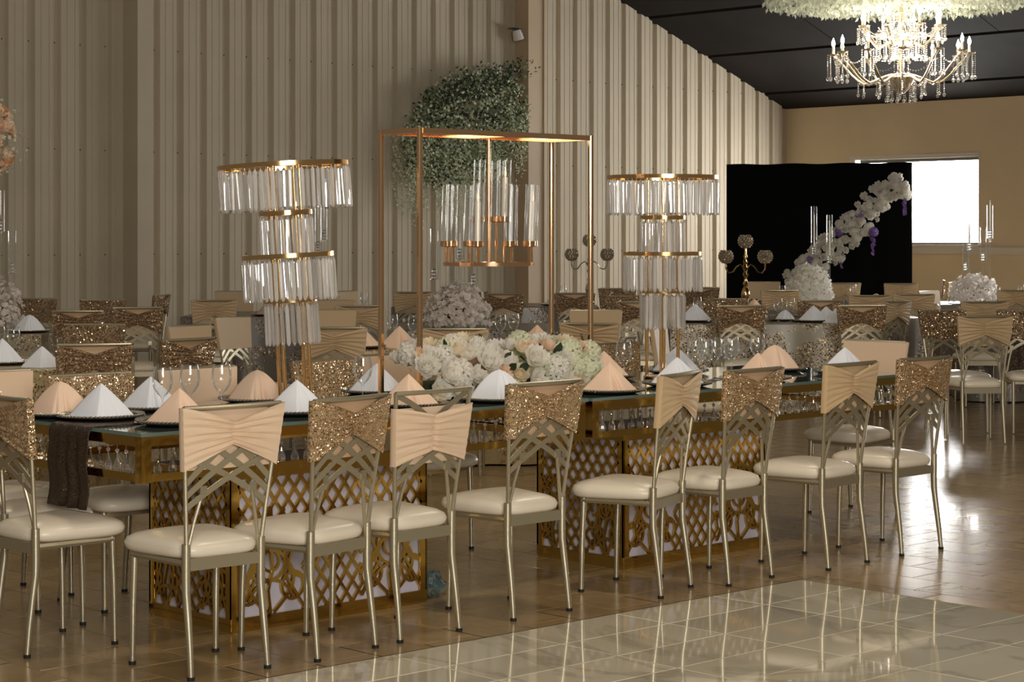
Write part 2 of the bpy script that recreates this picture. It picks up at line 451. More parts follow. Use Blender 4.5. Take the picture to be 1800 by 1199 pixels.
for k, (nv, Z, x0, y0) in enumerate(cand):
    clip = (x0 < EDGE_X-.02 and y0 < EDGE_Y) or (x0 < EDGE_X < x0+TW and y0 < EDGE_Y)
    if nv == 0 and k < 300 and not clip:
        obj('tile', bt, fl, (x0+g, y0+g, 0))
    else:
        w, d, xx, yy = TW-2*g, TD-2*g, x0+g, y0+g
        if clip and y0 + TD > EDGE_Y and x0 < EDGE_X:
            d = y0+TD-g-(EDGE_Y+g); yy = EDGE_Y+g
        elif clip:
            w = x0+TW-g-(EDGE_X+g); xx = EDGE_X+g
        if w < .01 or d < .01: continue
        near_all.quad((xx,yy,0),(xx+w,yy,0),(xx+w,yy+d,0),(xx,yy+d,0))
nf = part('tile_field', near_all, M_TILE, fl); nf['kind'] = 'stuff'
# narrow strip between the white field and the first beige course
for j in range(14):
    y1 = EDGE_Y - g - j*.6148
    if y1-.61 > EDGE_Y: continue
    obj('tile', rtile(6.97-EDGE_X-2*g, .61, M_TILE).mesh('tile', M_TILE), fl, (EDGE_X+g, y1-.61, 0))
wt = rtile(.565-2*g, .275-2*g, M_WTILE).mesh('tile', M_WTILE)
for i in range(9):
    for j in range(13):
        obj('tile', wt, fl, (EDGE_X-(i+1)*.565+g, EDGE_Y-(j+1)*.275+g, 0))

# ---- corrugated gable wall (wall_left), one sheet per three ribs
WY = 18.66
def sheet_profile():
    p = []
    for k in range(3):
        x = k*.305
        p += [(x,0),(x+.055,0),(x+.059,.005),(x+.064,.005),(x+.068,0),(x+.150,0),(x+.154,.005),(x+.159,.005),(x+.163,0),(x+.205,0),
              (x+.222,.046),(x+.282,.046),(x+.299,0)]
    p.append((.915, 0))
    return p
wall = struct(part('wall_left', MB().box(7.0, 23.2, WY+.06, WY+.12, 0, 8.5), M_WALL, None))
xs = 23.15
k = 0
while xs > 7.2:
    x0 = xs - .915
    m = MB(); pr = sheet_profile()
    for (a, d), (b, e) in zip(pr[:-1], pr[1:]):
        xa, xb = x0+a, x0+b
        m.quad((xa-x0, d, 0), (xb-x0, e, 0), (xb-x0, e, ceil_z(xb)+.02), (xa-x0, d, ceil_z(xa)+.02))
    # rolled top edge
    part('wall_panel', m, M_WALL, wall, loc=(x0, WY, 0))
    xs = x0
# screw heads, in horizontal rows along the girts
sc = MB()
for z in (1.25, 2.35, 3.45, 4.6):
    for i in range(52):
        x = 23.0 - i*.305
        if z < ceil_z(x)-.1:
            sc.ball((x-.24, WY-.001, z), .007, 6, 4)
part('screw_heads', sc, M_CEIL, wall)
# ---- far wall with the window (wall_right)
FX = 23.15
wy0, wy1, wz0, wz1 = 15.40, 17.53, 1.325, 2.555
WINS = ((15.40, 17.53), (11.0, 13.13), (7.4, 9.53))  # last two are out of view, added to light the gable wall from the right
fw = MB()
edges = [WY+.1]
for (a, b) in WINS: edges += [b, a]
edges.append(5.0)
for k in range(0, len(edges), 2): fw.box(FX, FX+.15, edges[k+1], edges[k], 0, 3.3)
for (a, b) in WINS: fw.box(FX, FX+.15, a, b, 0, wz0).box(FX, FX+.15, a, b, wz1, 3.3)
far = struct(part('wall_right', fw, M_FAR, None))
for n_, (wy0, wy1) in enumerate(WINS):
    yc = (wy0+wy1)/2
    win = struct(obj('window_%d' % (n_+1), None)); win.location = (FX, yc, wz0)
    def wbox(name, y0, y1, z0, z1, x0, x1, mat):
        return part(name, MB().box(x0-FX, x1-FX, y0-yc, y1-yc, z0-wz0, z1-wz0), mat, win)
    wbox('window_pane', wy0+.04, wy1-.06, wz0+.03, wz1-.08, FX+.05, FX+.06, M_PANE)
    wbox('window_frame', wy0+.02, wy1-.10, wz1-.055, wz1, FX-.01, FX+.10, M_WFRAME)
    wbox('window_frame', wy1-.10, wy1, wz0, wz1, FX-.01, FX+.10, M_WFRAME)
    wbox('window_frame', wy0, wy0+.02, wz0, wz1, FX-.005, FX+.10, M_WFRAME)
    wbox('blind_headrail', wy0+.03, wy1-.17, wz1-.10, wz1-.056, FX+.02, FX+.08, M_DFRAME)
    wbox('bottom_bar', wy0+.03, wy1-.1, wz0+.012, wz0+.034, FX+.0, FX+.05, M_DFRAME)
    wbox('window_sill', wy0-.02, wy1+.02, wz0-.03, wz0+.002, FX-.05, FX+.06, M_WFRAME)
wy0, wy1 = WINS[0]
struct(part('trim_1', MB().box(FX-.045, FX, 6.0, wy1+.1, 1.205, 1.292).box(FX-.02, FX, 6.0, wy1+.1, 1.292, 1.294), M_WFRAME, None))
# ---- columns on the gable wall
struct(part('trim_2', MB().box(17.755, 18.03, 18.42, WY+.02, 0, 5.24).box(17.745, 17.765, 18.40, 18.425, 0, 5.24).box(18.02,18.04,18.40,18.425,0,5.24), M_COLUMN, None))
struct(part('trim_3', MB().box(12.0, 12.2, 18.38, WY+.02, 0, 7.3), M_WALL, None))
# ---- sloping black ceiling: boards between dark joints
S = 0.373
sl = math.hypot(1, S)
ce = MB()
def cbox(m, x0, x1, y0, y1, dz0, dz1):
    b = len(m.v)
    for (x, y, d) in ((x0,y0,dz0),(x1,y0,dz0),(x1,y1,dz0),(x0,y1,dz0),(x0,y0,dz1),(x1,y0,dz1),(x1,y1,dz1),(x0,y1,dz1)):
        m.v.append((x, y, ceil_z(x)+d))
    for q in ((0,3,2,1),(4,5,6,7),(0,1,5,4),(1,2,6,5),(2,3,7,6),(3,0,4,7)):
        m.f.append(tuple(b+i for i in q)); m.m.append(0)
cbox(ce, 8.0, 23.3, -2, 18.8, .07, .12)
ceil = struct(part('ceiling', ce, M_BLACK, None))
joints = [8.2, 9.4, 10.6, 11.8, 13.0, 14.2, 15.4, 16.6, 17.8, 19.0, 20.21, 21.41, 22.63, 23.3]
ys = [18.75, 16.35, 13.95, 11.55, 9.15, 6.75, 4.35, 1.95]
for i in range(len(joints)-1):
    for j in range(len(ys)-1):
        m = MB(); off = -1.0 if (i % 2) else 0.0
        y1, y0 = ys[j]+off*(j > 0), ys[j+1]+off
        cbox(m, joints[i]+.035, joints[i+1]-.035, y0+.008, y1-.008, .0, .05)
        part('ceiling_board', m, M_CEIL, ceil)
for n_, (ya, yb) in enumerate(((11.5, 11.72), (6.4, 6.62))):
    m = MB(); cbox(m, 8.0, 23.2, ya, yb, -.30, .0); struct(part('trim_%d' % (4+n_), m, M_CEIL, None))

# ================================================================== CHAIRS
def back_y(z): return .035 + (-.020-.035)*max(0, min(1, (z-.44)/(.895-.44)))
def back_w(z): return .145 + .043*max(0, min(1, (z-.44)/(.895-.44)))
def lerp(a, b, t): return a+(b-a)*t

def seat_mesh():
    m = MB(); n = 16; rows = []
    def outline(k, inset, z):
        pts = []
        # superellipse mapped to a trapezoid, wide in front
        for i in range(40):
            a = 2*pi*i/40
            c, s_ = cos(a), sin(a)
            e = .42
            u = math.copysign(abs(c)**e, c); v = math.copysign(abs(s_)**e, s_)
            y = .215 + v*(.185-inset)
            w = lerp(.152, .205, (v+1)/2) - inset
            pts.append((u*w, y + (.012*(1-u*u) if v > 0 else 0), z))
        return pts
    rows = [outline(0, .012, .388), outline(0, .0, .398), outline(0, -.004, .415), outline(0, .004, .432), outline(0, .025, .444), outline(0, .07, .455), outline(0, .12, .460)]
    b = 0
    for r in rows: m.v += r
    for i in range(len(rows)-1):
        for k in range(40):
            k2 = (k+1) % 40
            m.f.append((i*40+k, i*40+k2, (i+1)*40+k2, (i+1)*40+k)); m.m.append(0)
    m.f.append(tuple(range((len(rows)-1)*40, len(rows)*40))); m.m.append(0)
    m.f.append(tuple(reversed(range(40)))); m.m.append(0)
    return m.mesh('seat', M_SEAT, 'all')

def rear_leg(s):
    m = MB()
    pts = [(s*.149, 0, .008), (s*.147, .010, .10), (s*.1455, .024, .20), (s*.145, .036, .28), (s*.145, .037, .33), (s*.145, .036, .44)]
    m.tube(pts, [.0098, .0115, .0130, .0142, .0148, .0150], 10)
    return m.mesh('leg', M_CHAIR, True)
def front_leg(s):
    m = MB(); m.tube([(s*.165, .348, .008), (s*.164, .345, .2), (s*.162, .338, .385)], [.0090, .0115, .0135], 10)
    return m.mesh('leg', M_CHAIR, True)
def cap_mesh(): 
    m = MB(); m.tube([(0,0,0),(0,0,.012)], .0125, 10); return m.mesh('foot_cap', M_CAP)
def seat_frame():
    m = MB()
    m.box(-.145, .145, .028, .044, .352, .390)
    for s in (-1, 1):
        m.tube([(s*.146, .045, .376), (s*.166, .34, .376)], .0115, 6)
    m.box(-.165, .165, .333, .347, .365, .388)
    return m.mesh('seat_frame', M_CHAIR, True)
def back_frame():
    m = MB()
    for s in (-1, 1):
        m.tube([(s*back_w(z), back_y(z), z) for z in (.42, .55, .70, .82, .893)], [.0078]*5, 8)
        m.tube([(s*.136, .038, .43), (s*.118, .028, .52), (s*.096, .016, .605)], .0068, 8)
    pts = [(lerp(-1, 1, i/8)*.188, -.020-.012*(1-(lerp(-1, 1, i/8))**2), .890) for i in range(9)]
    m.tube(pts, .0085, 8)
    return m.mesh('back_frame', M_CHAIR, True)
def lattice():
    m = MB()
    for sgn in (-1, 1):
        for k in range(3):
            zl = (.885, .805, .725)[k]; zr = (.640, .598, .560)[k]
            L = []
            for i in range(13):
                s = lerp(-1, 1, i/12); t = (s+1)/2
                z = zr + (zl-zr)*(1-t**1.25)
                L.append((sgn*s*back_w(z), z))
            b = len(m.v); m.strip(L, .0195, 0, .005)
            # lay the strip on the leaning, slightly bowed back plane
            m.v = m.v[:b] + [(x, back_y(z) - .008*(1-(x/.195)**2) + y - .002 + (.004 if sgn > 0 else 0), z) for (x, y, z) in m.v[b:]]
    for s in (-1, 1):
        m.box(s*.096-.013, s*.096+.013, .006, .012, .60, .630)
    return m.mesh('back_lattice', M_CHAIR, False)
def band(mat, lining, shift=0.0, seed=1, pinch=1.0, zs=(.683, .893)):
    r = random.Random(seed)
    m = MB(); NS, NT = 36, 52
    zB, zT = zs[0]+shift, zs[1]+shift
    ph = [r.uniform(0, 6) for _ in range(4)]
    def bowed(x): return -.010*(1-(x/.2)**2)
    rowsB = []
    for i in range(NS+1):
        s = lerp(-1, 1, i/NS); row = []
        a = abs(s)
        zt = zT - .052*pinch*(1-a)**1.25
        zb = zB + .080*pinch*(1-a)**0.95
        for j in range(NT+1):
            t = j/NT; z = lerp(zb, zt, t)
            x = s*(back_w(z)+.011)
            fall = (1-a)**.8 * (1 if a > .05 else .5)
            wr = ((1-2*abs(sin(pi*6.5*t + ph[0] + .9*s))) * .0062 + sin(2*pi*10*t + ph[1] - 2.2*s) * .0022) * (fall + .16)
            y = back_y(z) + bowed(x) - .013 + wr - .008*math.exp(-(s/.10)**2)*pinch*0 + .006*math.exp(-(s/.06)**2)
            row.append((x, y, z))
        rowsB.append(row)
    m.mi = 0; m.grid(rowsB)
    for face, off in ((0, .014), (1, .0115)):
        rows = []
        for i in range(0, 13):
            s = lerp(-1, 1, i/12); row = []
            for j in range(7):
                t = j/6; z = lerp(zB, zT-.004, t)
                x = s*(back_w(z)+.011)
                row.append((x, back_y(z)+bowed(x)*.6+off, z))
            rows.append(row)
        m.mi = face; m.grid(rows)
    m.mi = 0
    for s, idx in ((-1, 0), (1, NS)):   # wrap round the two posts
        P = []
        for j in range(NT+1):
            xb, yb, zb_ = rowsB[idx][j]
            P.append([(xb, yb, zb_), (xb+s*.003, back_y(zb_)-.004, zb_), (xb+s*.003, back_y(zb_)+.006, zb_), (s*(back_w(zb_)+.011), back_y(zb_)+.014, zb_)])
        m.grid(P)
    return m.mesh('back_band', [mat, lining], 'all')

ME = dict(seat=seat_mesh(), rl=[rear_leg(-1), rear_leg(1)], fl=[front_leg(-1), front_leg(1)], cap=cap_mesh(), sf=seat_frame(), bf=back_frame(), lat=lattice())
BANDS = {
    'peach': band(M_PEACH, M_PEACH, seed=2), 'tan': band(M_TAN, M_TAN, seed=3), 'slip': band(M_PEACH, M_PEACH, shift=-.055, seed=4, pinch=.62),
    'seq': band(M_SEQ, M_LINING, seed=5), 'seqslip': band(M_SEQ, M_LINING, seed=11, pinch=1.05),
    'seq_shade': band(M_SEQ_SHADE, M_LINING, seed=6), 'tan_shade': band(M_TAN_SHADE, M_TAN_SHADE, seed=8),
}
FWD = -PHI           # yaw that looks away from the viewpoint
def chair(kind, x, y, yaw, label, group, near=False):
    t = thing('banquet_chair', label, 'chair', (x, y, 0), yaw, group)
    obj('seat', ME['seat'], t); obj('seat_frame', ME['sf'], t); obj('back_frame', ME['bf'], t); obj('back_lattice', ME['lat'], t)
    for k in (0, 1):
        l = obj('leg', ME['rl'][k], t)
        if near: obj('foot_cap', ME['cap'], l, ((-1, 1)[k]*.149, 0, 0))
        l = obj('leg', ME['fl'][k], t)
        if near: obj('foot_cap', ME['cap'], l, ((-1, 1)[k]*.165, .348, 0))
    b = obj('back_band', BANDS[kind], t)
    b['label'] = 'gold sequin stretch band' if kind.startswith('seq') else ('peach stretch band' if kind in ('peach', 'slip') else 'tan stretch band')
    return t
D = radians
GF = 'chairs along the front side of the long mirrored table'
for (kind, x, y, a, lab) in (
    ('peach', 3.985, 5.555, -3, 'chair with smooth peach back band, nearest to the camera in the front row'),
    ('seqslip', 4.465, 5.535, 9, 'chair with gold sequin band, second in the front row, beside the nearest peach-banded chair'),
    ('slip', 4.882, 5.575, 3, 'chair whose peach band has slipped down, baring the top rail of its back'),
    ('seq', 5.461, 5.590, 0, 'chair with gold sequin band in front of the white floral centrepiece'),
    ('tan', 6.209, 5.575, 18, 'chair with tan ruched band turned sideways, in front of the right crystal lamp'),
    ('seq', 6.630, 5.535, 3, 'chair with gold sequin band in front of the cluster of empty wine glasses'),
    ('tan', 7.250, 5.500, 3, 'chair with tan ruched band, second from the right end of the front row'),
    ('seq', 7.813, 5.510, -1, 'chair with gold sequin band at the right end of the front row')):
    chair(kind, x, y, D(a), lab, GF, True)
GB = 'chairs along the far side of the long mirrored table'
for (kind, x, y, a, lab) in (
    ('peach', 4.23, 7.56, 180, 'peach-banded chair cut by the left edge, behind the peach napkin at the table corner'),
    ('seq', 4.45, 7.14, 180, 'gold sequin chair behind the white napkins at the left end of the long table'),
    ('peach', 5.00, 7.18, 182, 'peach-banded chair behind the three wine glasses on the left'),
    ('seq', 5.72, 7.22, 180, 'gold sequin chair right behind the poles of the left crystal lamp'),
    ('peach', 6.23, 7.36, 180, 'peach-banded chair behind the left post of the gold frame stand'),
    ('seq', 7.66, 7.30, 181, 'silvery sequin chair behind the lone wine glass left of the right crystal lamp')):
    chair(kind, x, y, D(a), lab, GB, True)
GE = 'chairs at the ends of the long mirrored table'
chair('seq', 3.63, 6.40, D(-88), 'sequin chair at the left end of the long table, cut by the left edge', GE, True)
chair('seq', 3.75, 6.81, D(-91), 'white seat showing under the brown sequin runner at the left table end', GE, True)
chair('peach', 8.86, 6.55, D(92), 'peach-banded chair at the right end of the long table facing left', GE, True)

# ================================================================== LONG MIRRORED TABLES
def drop_mesh():
    m = MB()
    prof = [(.0005,-.062),(.006,-.058),(.0105,-.048),(.0125,-.040),(.0105,-.030),(.006,-.018),(.002,-.008),(.0012,0)]
    m.lathe(prof, 7)
    m.ball((0,0,.006), .0062, 7, 5)
    m.tube([(0,0,.012),(0,0,.024)], .0012, 4)
    return m.mesh('crystal_drop', M_CRYS)
DROP = drop_mesh()
DROP.transform(Matrix.Scale(1.3, 4))
def lattice_panel(w, h, seed):
    """laser-cut screen: border, diamond trellis, rings, scrolls and a ray fan; lies in xz, 0..w by 0..h"""
    r = random.Random(seed); m = MB(); t = .010
    m.strip([(.018,.0),(.018,h)], .036, 0, t); m.strip([(w-.018,0),(w-.018,h)], .036, 0, t)
    m.strip([(0,.022),(w,.022)], .044, -.0005, t+.0005); m.strip([(0,h-.012),(w,h-.012)], .024, -.0005, t+.0005)
    def clip_line(x0, z0, x1, z1, bx):
        # Liang-Barsky
        (a, b, c, d) = bx; dx, dz = x1-x0, z1-z0; t0, t1 = 0., 1.
        for p, q in ((-dx, x0-a), (dx, b-x0), (-dz, z0-c), (dz, d-z0)):
            if abs(p) < 1e-9:
                if q < 0: return None
            else:
                u = q/p
                if p < 0: t0 = max(t0, u)
                else: t1 = min(t1, u)
        if t0 >= t1: return None
        return [(x0+dx*t0, z0+dz*t0), (x0+dx*t1, z0+dz*t1)]
    def trellis(bx, dx, slope, wd):
        a, b, c, d = bx; H_ = (d-c)/slope; x = a-H_; k = 0
        while x < b+H_:
            for s in (1, -1):
                L = clip_line(x, c if s > 0 else d, x+H_, d if s > 0 else c, bx)
                if L: m.strip(L, wd, .001*(s > 0), t-.001*(s < 0))
            x += dx
    def ring(cx, cz, rad, wd=.012):
        m.strip([(cx+rad*cos(2*pi*i/20), cz+rad*sin(2*pi*i/20)) for i in range(20)], wd, .0006, t-.0006, True)
    def arc(cx, cz, rad, a0, a1, wd=.012, sx=1):
        m.strip([(cx+sx*rad*cos(radians(lerp(a0,a1,i/14))), cz+rad*sin(radians(lerp(a0,a1,i/14)))) for i in range(15)], wd, .0003, t-.0003)
    x0, x1, z0, z1 = .03, w-.03, .04, h-.02
    mid = h*.50
    trellis((x0, x1, mid, z1), .060, 1.35, .0115)           # upper trellis
    cw = w*.30
    trellis((w/2-cw/2, w/2+cw/2, z0, mid), .060, 1.35, .0115)  # lower middle
    for side in (-1, 1):
        xa, xb = (x0, w/2-cw/2) if side < 0 else (w/2+cw/2, x1)
        cx = (xa+xb)/2; ww = xb-xa
        ring(cx, z0+.20, ww*.24); ring(cx, z0+.20, ww*.13, .010)
        for q in (-1, 1):
            ring(cx+q*ww*.34, z0+.10, ww*.17)
            arc(cx+q*ww*.5, z0+.22, ww*.30, 90 if q > 0 else -90, 270 if q > 0 else 90, .014)
            m.strip([(cx+q*ww*(.05+.30*sin(pi*i/10)), z0+.01+i*.024) for i in range(11)], .014, .0002, t-.0002)
        m.strip([(cx+ww*.36*cos(radians(lerp(20, 160, i/14))), z0+.02+ww*.36*sin(radians(lerp(20, 160, i/14)))) for i in range(15)], .012, .0003, t-.0003)
        m.strip([(cx, z0), (cx-.012, z0+.09), (cx+.010, z0+.17), (cx, mid)], .012, 0.0004, t-.0004)
        m.strip([(xa, z0+.02), (xa+ww*.3, z0+.15), (xa+ww*.15, z0+.24)], .012, .0005, t-.0005)
        m.strip([(xb, z0+.02), (xb-ww*.3, z0+.15), (xb-ww*.15, z0+.24)], .012, .0005, t-.0005)
        # ray fan rising from the shoulder of the panel
        fx, fz = cx, mid+.01
        kf = min(1.0, ww*.48/.165)
        arc(fx, fz, .105*kf, 0, 180, .018*kf); arc(fx, fz, .055*kf, 0, 180, .015*kf)
        for a in range(15, 180, 25):
            ca, sa = cos(radians(a)), sin(radians(a))
            m.strip([(fx+.05*kf*ca, fz+.05*kf*sa), (fx+.165*kf*ca, min(z1, fz+.165*kf*sa))], .016*kf, .0008, t-.0008)
    return m
def table(x0, x1, y0, y1, ped, label):
    t = thing('mirrored_table', label, 'table', (x0, y0, 0), 0, 'long mirrored tables')
    L, Wd = x1-x0, y1-y0
    zt = .765
    top = MB(); top.box(.002, L-.002, .002, Wd-.002, zt-.013, zt)
    tp = part('tabletop', top, [M_TOP, M_TOPEDGE], t)
    for p in tp.data.polygons: p.material_index = 0 if abs(p.normal.z) > .5 else 1
    tp['label'] = 'grey-green mirrored glass top'
    def rail(x0, x1, y0, y1, z0, z1): part('frame_rail', MB().box(x0, x1, y0, y1, z0, z1), M_GOLD, t)
    a = .038
    for z0_, z1_ in ((.716, .750), (.592, .620)):
        rail(.012, L-.012, .012, .012+a, z0_, z1_); rail(.012, L-.012, Wd-.012-a, Wd-.012, z0_, z1_)
        rail(.012, .012+a, .012+a, Wd-.012-a, z0_, z1_); rail(L-.012-a, L-.012, .012+a, Wd-.012-a, z0_, z1_)
    for px in (.012, L-.012-a):
        for py in (.012, Wd-.012-a):
            part('frame_post', MB().box(px-.001, px+a+.001, py-.001, py+a+.001, .590, .7505), M_GOLD, t)
    n = int((L-.16)/.060)
    for i in range(n):
        obj('crystal_drop', DROP, t, (.09+i*.060, .030, .682), rz=.3*i)
    n2 = int((Wd-.14)/.058)
    for i in range(n2):
        obj('crystal_drop', DROP, t, (.030, .08+i*.058, .682), rz=.3*i)
    # pedestal
    pa, pb, pc, pd = [q - o for q, o in zip(ped, (x0, x0, y0, y0))]
    h = .588
    bx = MB(); bx.box(pa+.016, pb-.016, pc+.016, pd-.016, .03, h-.004)
    pedo = part('pedestal', bx, M_BACKING, t); pedo['label'] = 'pale lavender box behind gold cut-out screens'
    lp = lattice_panel(pb-pa, h-.012, 3); 
    part('lattice_panel', lp, M_LATT, pedo, loc=(pa, pc, .008))
    lp2 = lattice_panel(pb-pa, h-.012, 3)
    part('lattice_panel', lp2, M_LATT, pedo, loc=(pb, pd, .008), rz=pi)
    ls = lattice_panel(pd-pc, h-.012, 5).mesh('lattice_panel', M_LATT)
    obj('lattice_panel', ls, pedo, (pa, pd, .008), rz=-pi/2); obj('lattice_panel', ls, pedo, (pb, pc, .008), rz=pi/2)
    part('plinth', MB().box(pa+.004, pb-.004, pc+.004, pd-.004, 0, .012), M_GOLD, pedo)
    return t
TY0, TY1 = 6.03, 7.02
table(3.95, 6.17, TY0, TY1, (4.39, 5.335, 6.11, 6.645), 'long mirrored table with gold crystal-hung frame, the nearer left one of two end to end')
table(6.19, 8.47, TY0, TY1, (6.47, 7.43, 6.115, 6.655), 'long mirrored table with gold crystal-hung frame, the farther right one of two end to end')
ZT = .765

# runner over the left table end
m = MB(); P = []
for i in range(25):
    y = lerp(6.34, 6.61, i/24); row = []
    w = .004*sin(i*1.1)
    path = [(5.30, ZT+.003), (4.6, ZT+.003), (4.10, ZT+.003), (3.975, ZT+.004), (3.945, ZT+.001), (3.934, ZT-.02)]
    path += [(3.930 - .006*sin(i*.8)*k/10 - .002*k/10, ZT-.02-.0275*k) for k in range(1, 11)]
    for q, (x, z) in enumerate(path): row.append((x + (w if q > 5 else 0), y + (.01*sin(q*.9)*(q > 6)), z))
    P.append(row)
m.grid(P)
rn = part('table_runner', m, M_SEQB, None, smooth='all'); tag(rn, 'brown sequin runner hanging over the left end of the long table', 'runner')
md = rn.modifiers.new('thickness', 'SOLIDIFY'); md.thickness = .003

# ---- place settings
def charger_parts():
    m = MB(); m.lathe([(.0005,.004),(.10,.004),(.118,.007),(.160,.016),(.163,.013),(.120,.002),(.09,.0),(.0005,.0)], 40)
    p = m.mesh('plate', M_PLATE, True)
    b = MB()
    for ring, n in ((.157, 64), (.149, 60), (.141, 56)):
        for k in range(n):
            a = 2*pi*k/n; zz = .007+(ring-.118)/.042*.009
            b.ball((ring*cos(a), ring*sin(a), zz+.003), .0052, 5, 4)
    q = b.mesh('beaded_rim', M_SILVER, True)
    return p, q
PLATE, RIM = charger_parts()
NAP = {}
def napkin_mesh(kind, seed):
    r = random.Random(seed); m = MB(); N, T = 96, 14; rows = []
    for j in range(T+1):
        t = j/T; row = []
        for i in range(N):
            a = 2*pi*i/N
            c, s = cos(a), sin(a)
            # broad triangular tent: wide to the sides, flat in front and behind
            R = .130/ (abs(c)**1.12 + (abs(s)/.62)**1.12)**(1/1.12)
            notch = 1.0
            if kind == 'open':
                for an, wd, dp in ((-1.10, .10, .42), (-.62, .07, .22), (1.9, .2, .2)):
                    d = math.atan2(sin(a-an), cos(a-an)); notch -= dp*math.exp(-(d/wd)**2)*min(1, .35+t)
            elif kind == 'plain':
                for an, wd, dp in ((-1.2, .07, .06), (-.35, .1, .10)):
                    d = math.atan2(sin(a-an), cos(a-an)); notch -= dp*math.exp(-(d/wd)**2)
            else:
                for an, wd, dp in ((-.9, .14, .34), (-1.6, .10, .16)):
                    d = math.atan2(sin(a-an), cos(a-an)); notch -= dp*math.exp(-(d/wd)**2)*t
            R *= notch
            bul = t**.92 if kind != 'round' else t**.62
            hz = (1-t)*.128 + .003*sin(2*a+seed)*sin(pi*t)
            row.append((R*bul*c, R*bul*s, max(0, hz)))
        rows.append(row)
    for row in rows: row.append(row[0])
    m.grid(rows)
    return m
def nap(kind, mat, seed): return napkin_mesh(kind, seed).mesh('napkin', mat, 'all')
NAPS = {('plain','w'): nap('plain', M_NAPW, 1), ('open','w'): nap('open', M_NAPW, 2), ('round','w'): nap('round', M_NAPW, 3),
        ('plain','p'): nap('plain', M_NAPP, 4), ('open','p'): nap('open', M_NAPP, 5), ('round','p'): nap('round', M_NAPP, 6), ('open','m'): nap('open', M_NAPM, 7)}
def setting(x, y, z, kind, col, yaw, where, group, scale=1.0, plate=True):
    cn = {'w': 'white', 'p': 'peach', 'm': 'blush'}[col]
    zz = z
    if plate:
        t = thing('charger_plate', 'beaded charger plate %s' % where, 'plate', (x, y, z), 0, 'charger plates' + group)
        obj('plate', PLATE, t); obj('beaded_rim', RIM, t)
        zz = z+.0045
    n = obj('folded_napkin', NAPS[(kind, col)], None, (x, y, zz), yaw, scale=scale)
    fold = {'plain': 'pyramid-folded', 'open': 'pyramid-folded open-creased', 'round': 'soft-folded'}[kind]
    tag(n, '%s %s napkin %s' % (cn, fold, where), 'napkin', 'napkins' + group)
V = FWD
GT = ' on the long mirrored table'
for (x, y, kind, col, a, where) in (
    (4.15, 6.60, 'plain', 'w', 0, 'on the brown runner at the left table end'),
    (4.25, 6.235, 'open', 'p', 10, 'at the near left table corner behind the nearest chair'),
    (4.12, 6.84, 'round', 'p', 0, 'at the far left table corner'),
    (4.52, 6.83, 'open', 'w', 0, 'in front of the far gold sequin chair on the left'),
    (4.82, 6.28, 'plain', 'w', 5, 'in front of the poles of the left crystal lamp'),
    (5.06, 6.86, 'round', 'p', -5, 'behind the left crystal lamp poles'),
    (5.35, 6.24, 'open', 'p', 0, 'left of the floral centrepiece, behind the slipped-band chair'),
    (5.70, 6.86, 'plain', 'w', 0, 'half hidden behind the left post of the gold frame stand'),
    (5.80, 6.19, 'round', 'w', 6, 'in front of the floral centrepiece'),
    (6.46, 6.19, 'open', 'p', 0, 'right of the floral centrepiece at the table front'),
    (7.10, 6.84, 'open', 'p', 0, 'behind the lone wine glass'),
    (6.98, 6.26, 'plain', 'w', 0, 'behind the tan sideways chair'),
    (7.62, 6.84, 'plain', 'w', 0, 'behind the cluster of wine glasses'),
    (7.53, 6.24, 'open', 'p', 0, 'right of the cluster of wine glasses at the table front'),
    (8.12, 6.62, 'round', 'p', 0, 'at the far right part of the table'),
    (8.20, 6.24, 'plain', 'w', 0, 'at the right table end behind the tan chair')):
    setting(x, y, ZT + (.003 if (6.33 < y < 6.62 and x < 5.3) else 0), kind, col, V+D(a), where, GT)

# ---- wine glasses
def glass_mesh():
    outer = [(.0005,.0),(.032,.0),(.033,.002),(.012,.006),(.0045,.012),(.0036,.03),(.0036,.075),(.006,.086),(.020,.098),(.033,.118),(.0385,.140),(.037,.168),(.032,.198)]
    inner = [(.0308,.198),(.0358,.168),(.0372,.140),(.0318,.119),(.019,.100),(.0005,.090)]
    m = MB(); m.lathe(outer, 28)
    return m.mesh('wine_glass', M_GLASS, True)
GL = glass_mesh()
def glass(x, y, z, lab, group, s=1.0):
    tag(obj('wine_glass', GL, None, (x, y, z), scale=s), lab, 'wine glass', group)
GG = 'wine glasses on the long mirrored table'
for (x, y, lab) in (
    (4.30, 6.42, 'empty wine glass, leftmost of the three in front of the peach-banded chair'),
    (4.45, 6.46, 'empty wine glass, middle of the three in front of the peach-banded chair'),
    (4.56, 6.41, 'empty wine glass, rightmost of the three in front of the peach-banded chair'),
    (5.26, 6.42, 'empty wine glass between the left crystal lamp and the gold frame stand'),
    (6.90, 6.52, 'lone empty wine glass left of the right crystal lamp'),
    (7.33, 6.46, 'empty wine glass, leftmost of the cluster of five'),
    (7.30, 6.37, 'empty wine glass, second from left and nearest in the cluster of five'),
    (7.40, 6.40, 'empty wine glass, middle of the cluster of five'),
    (7.52, 6.46, 'empty wine glass, farthest of the cluster of five'),
    (7.50, 6.38, 'empty wine glass, rightmost of the cluster of five'),
    (7.84, 6.50, 'lone empty wine glass right of the cluster of five')):
    glass(x, y, ZT, lab, GG)

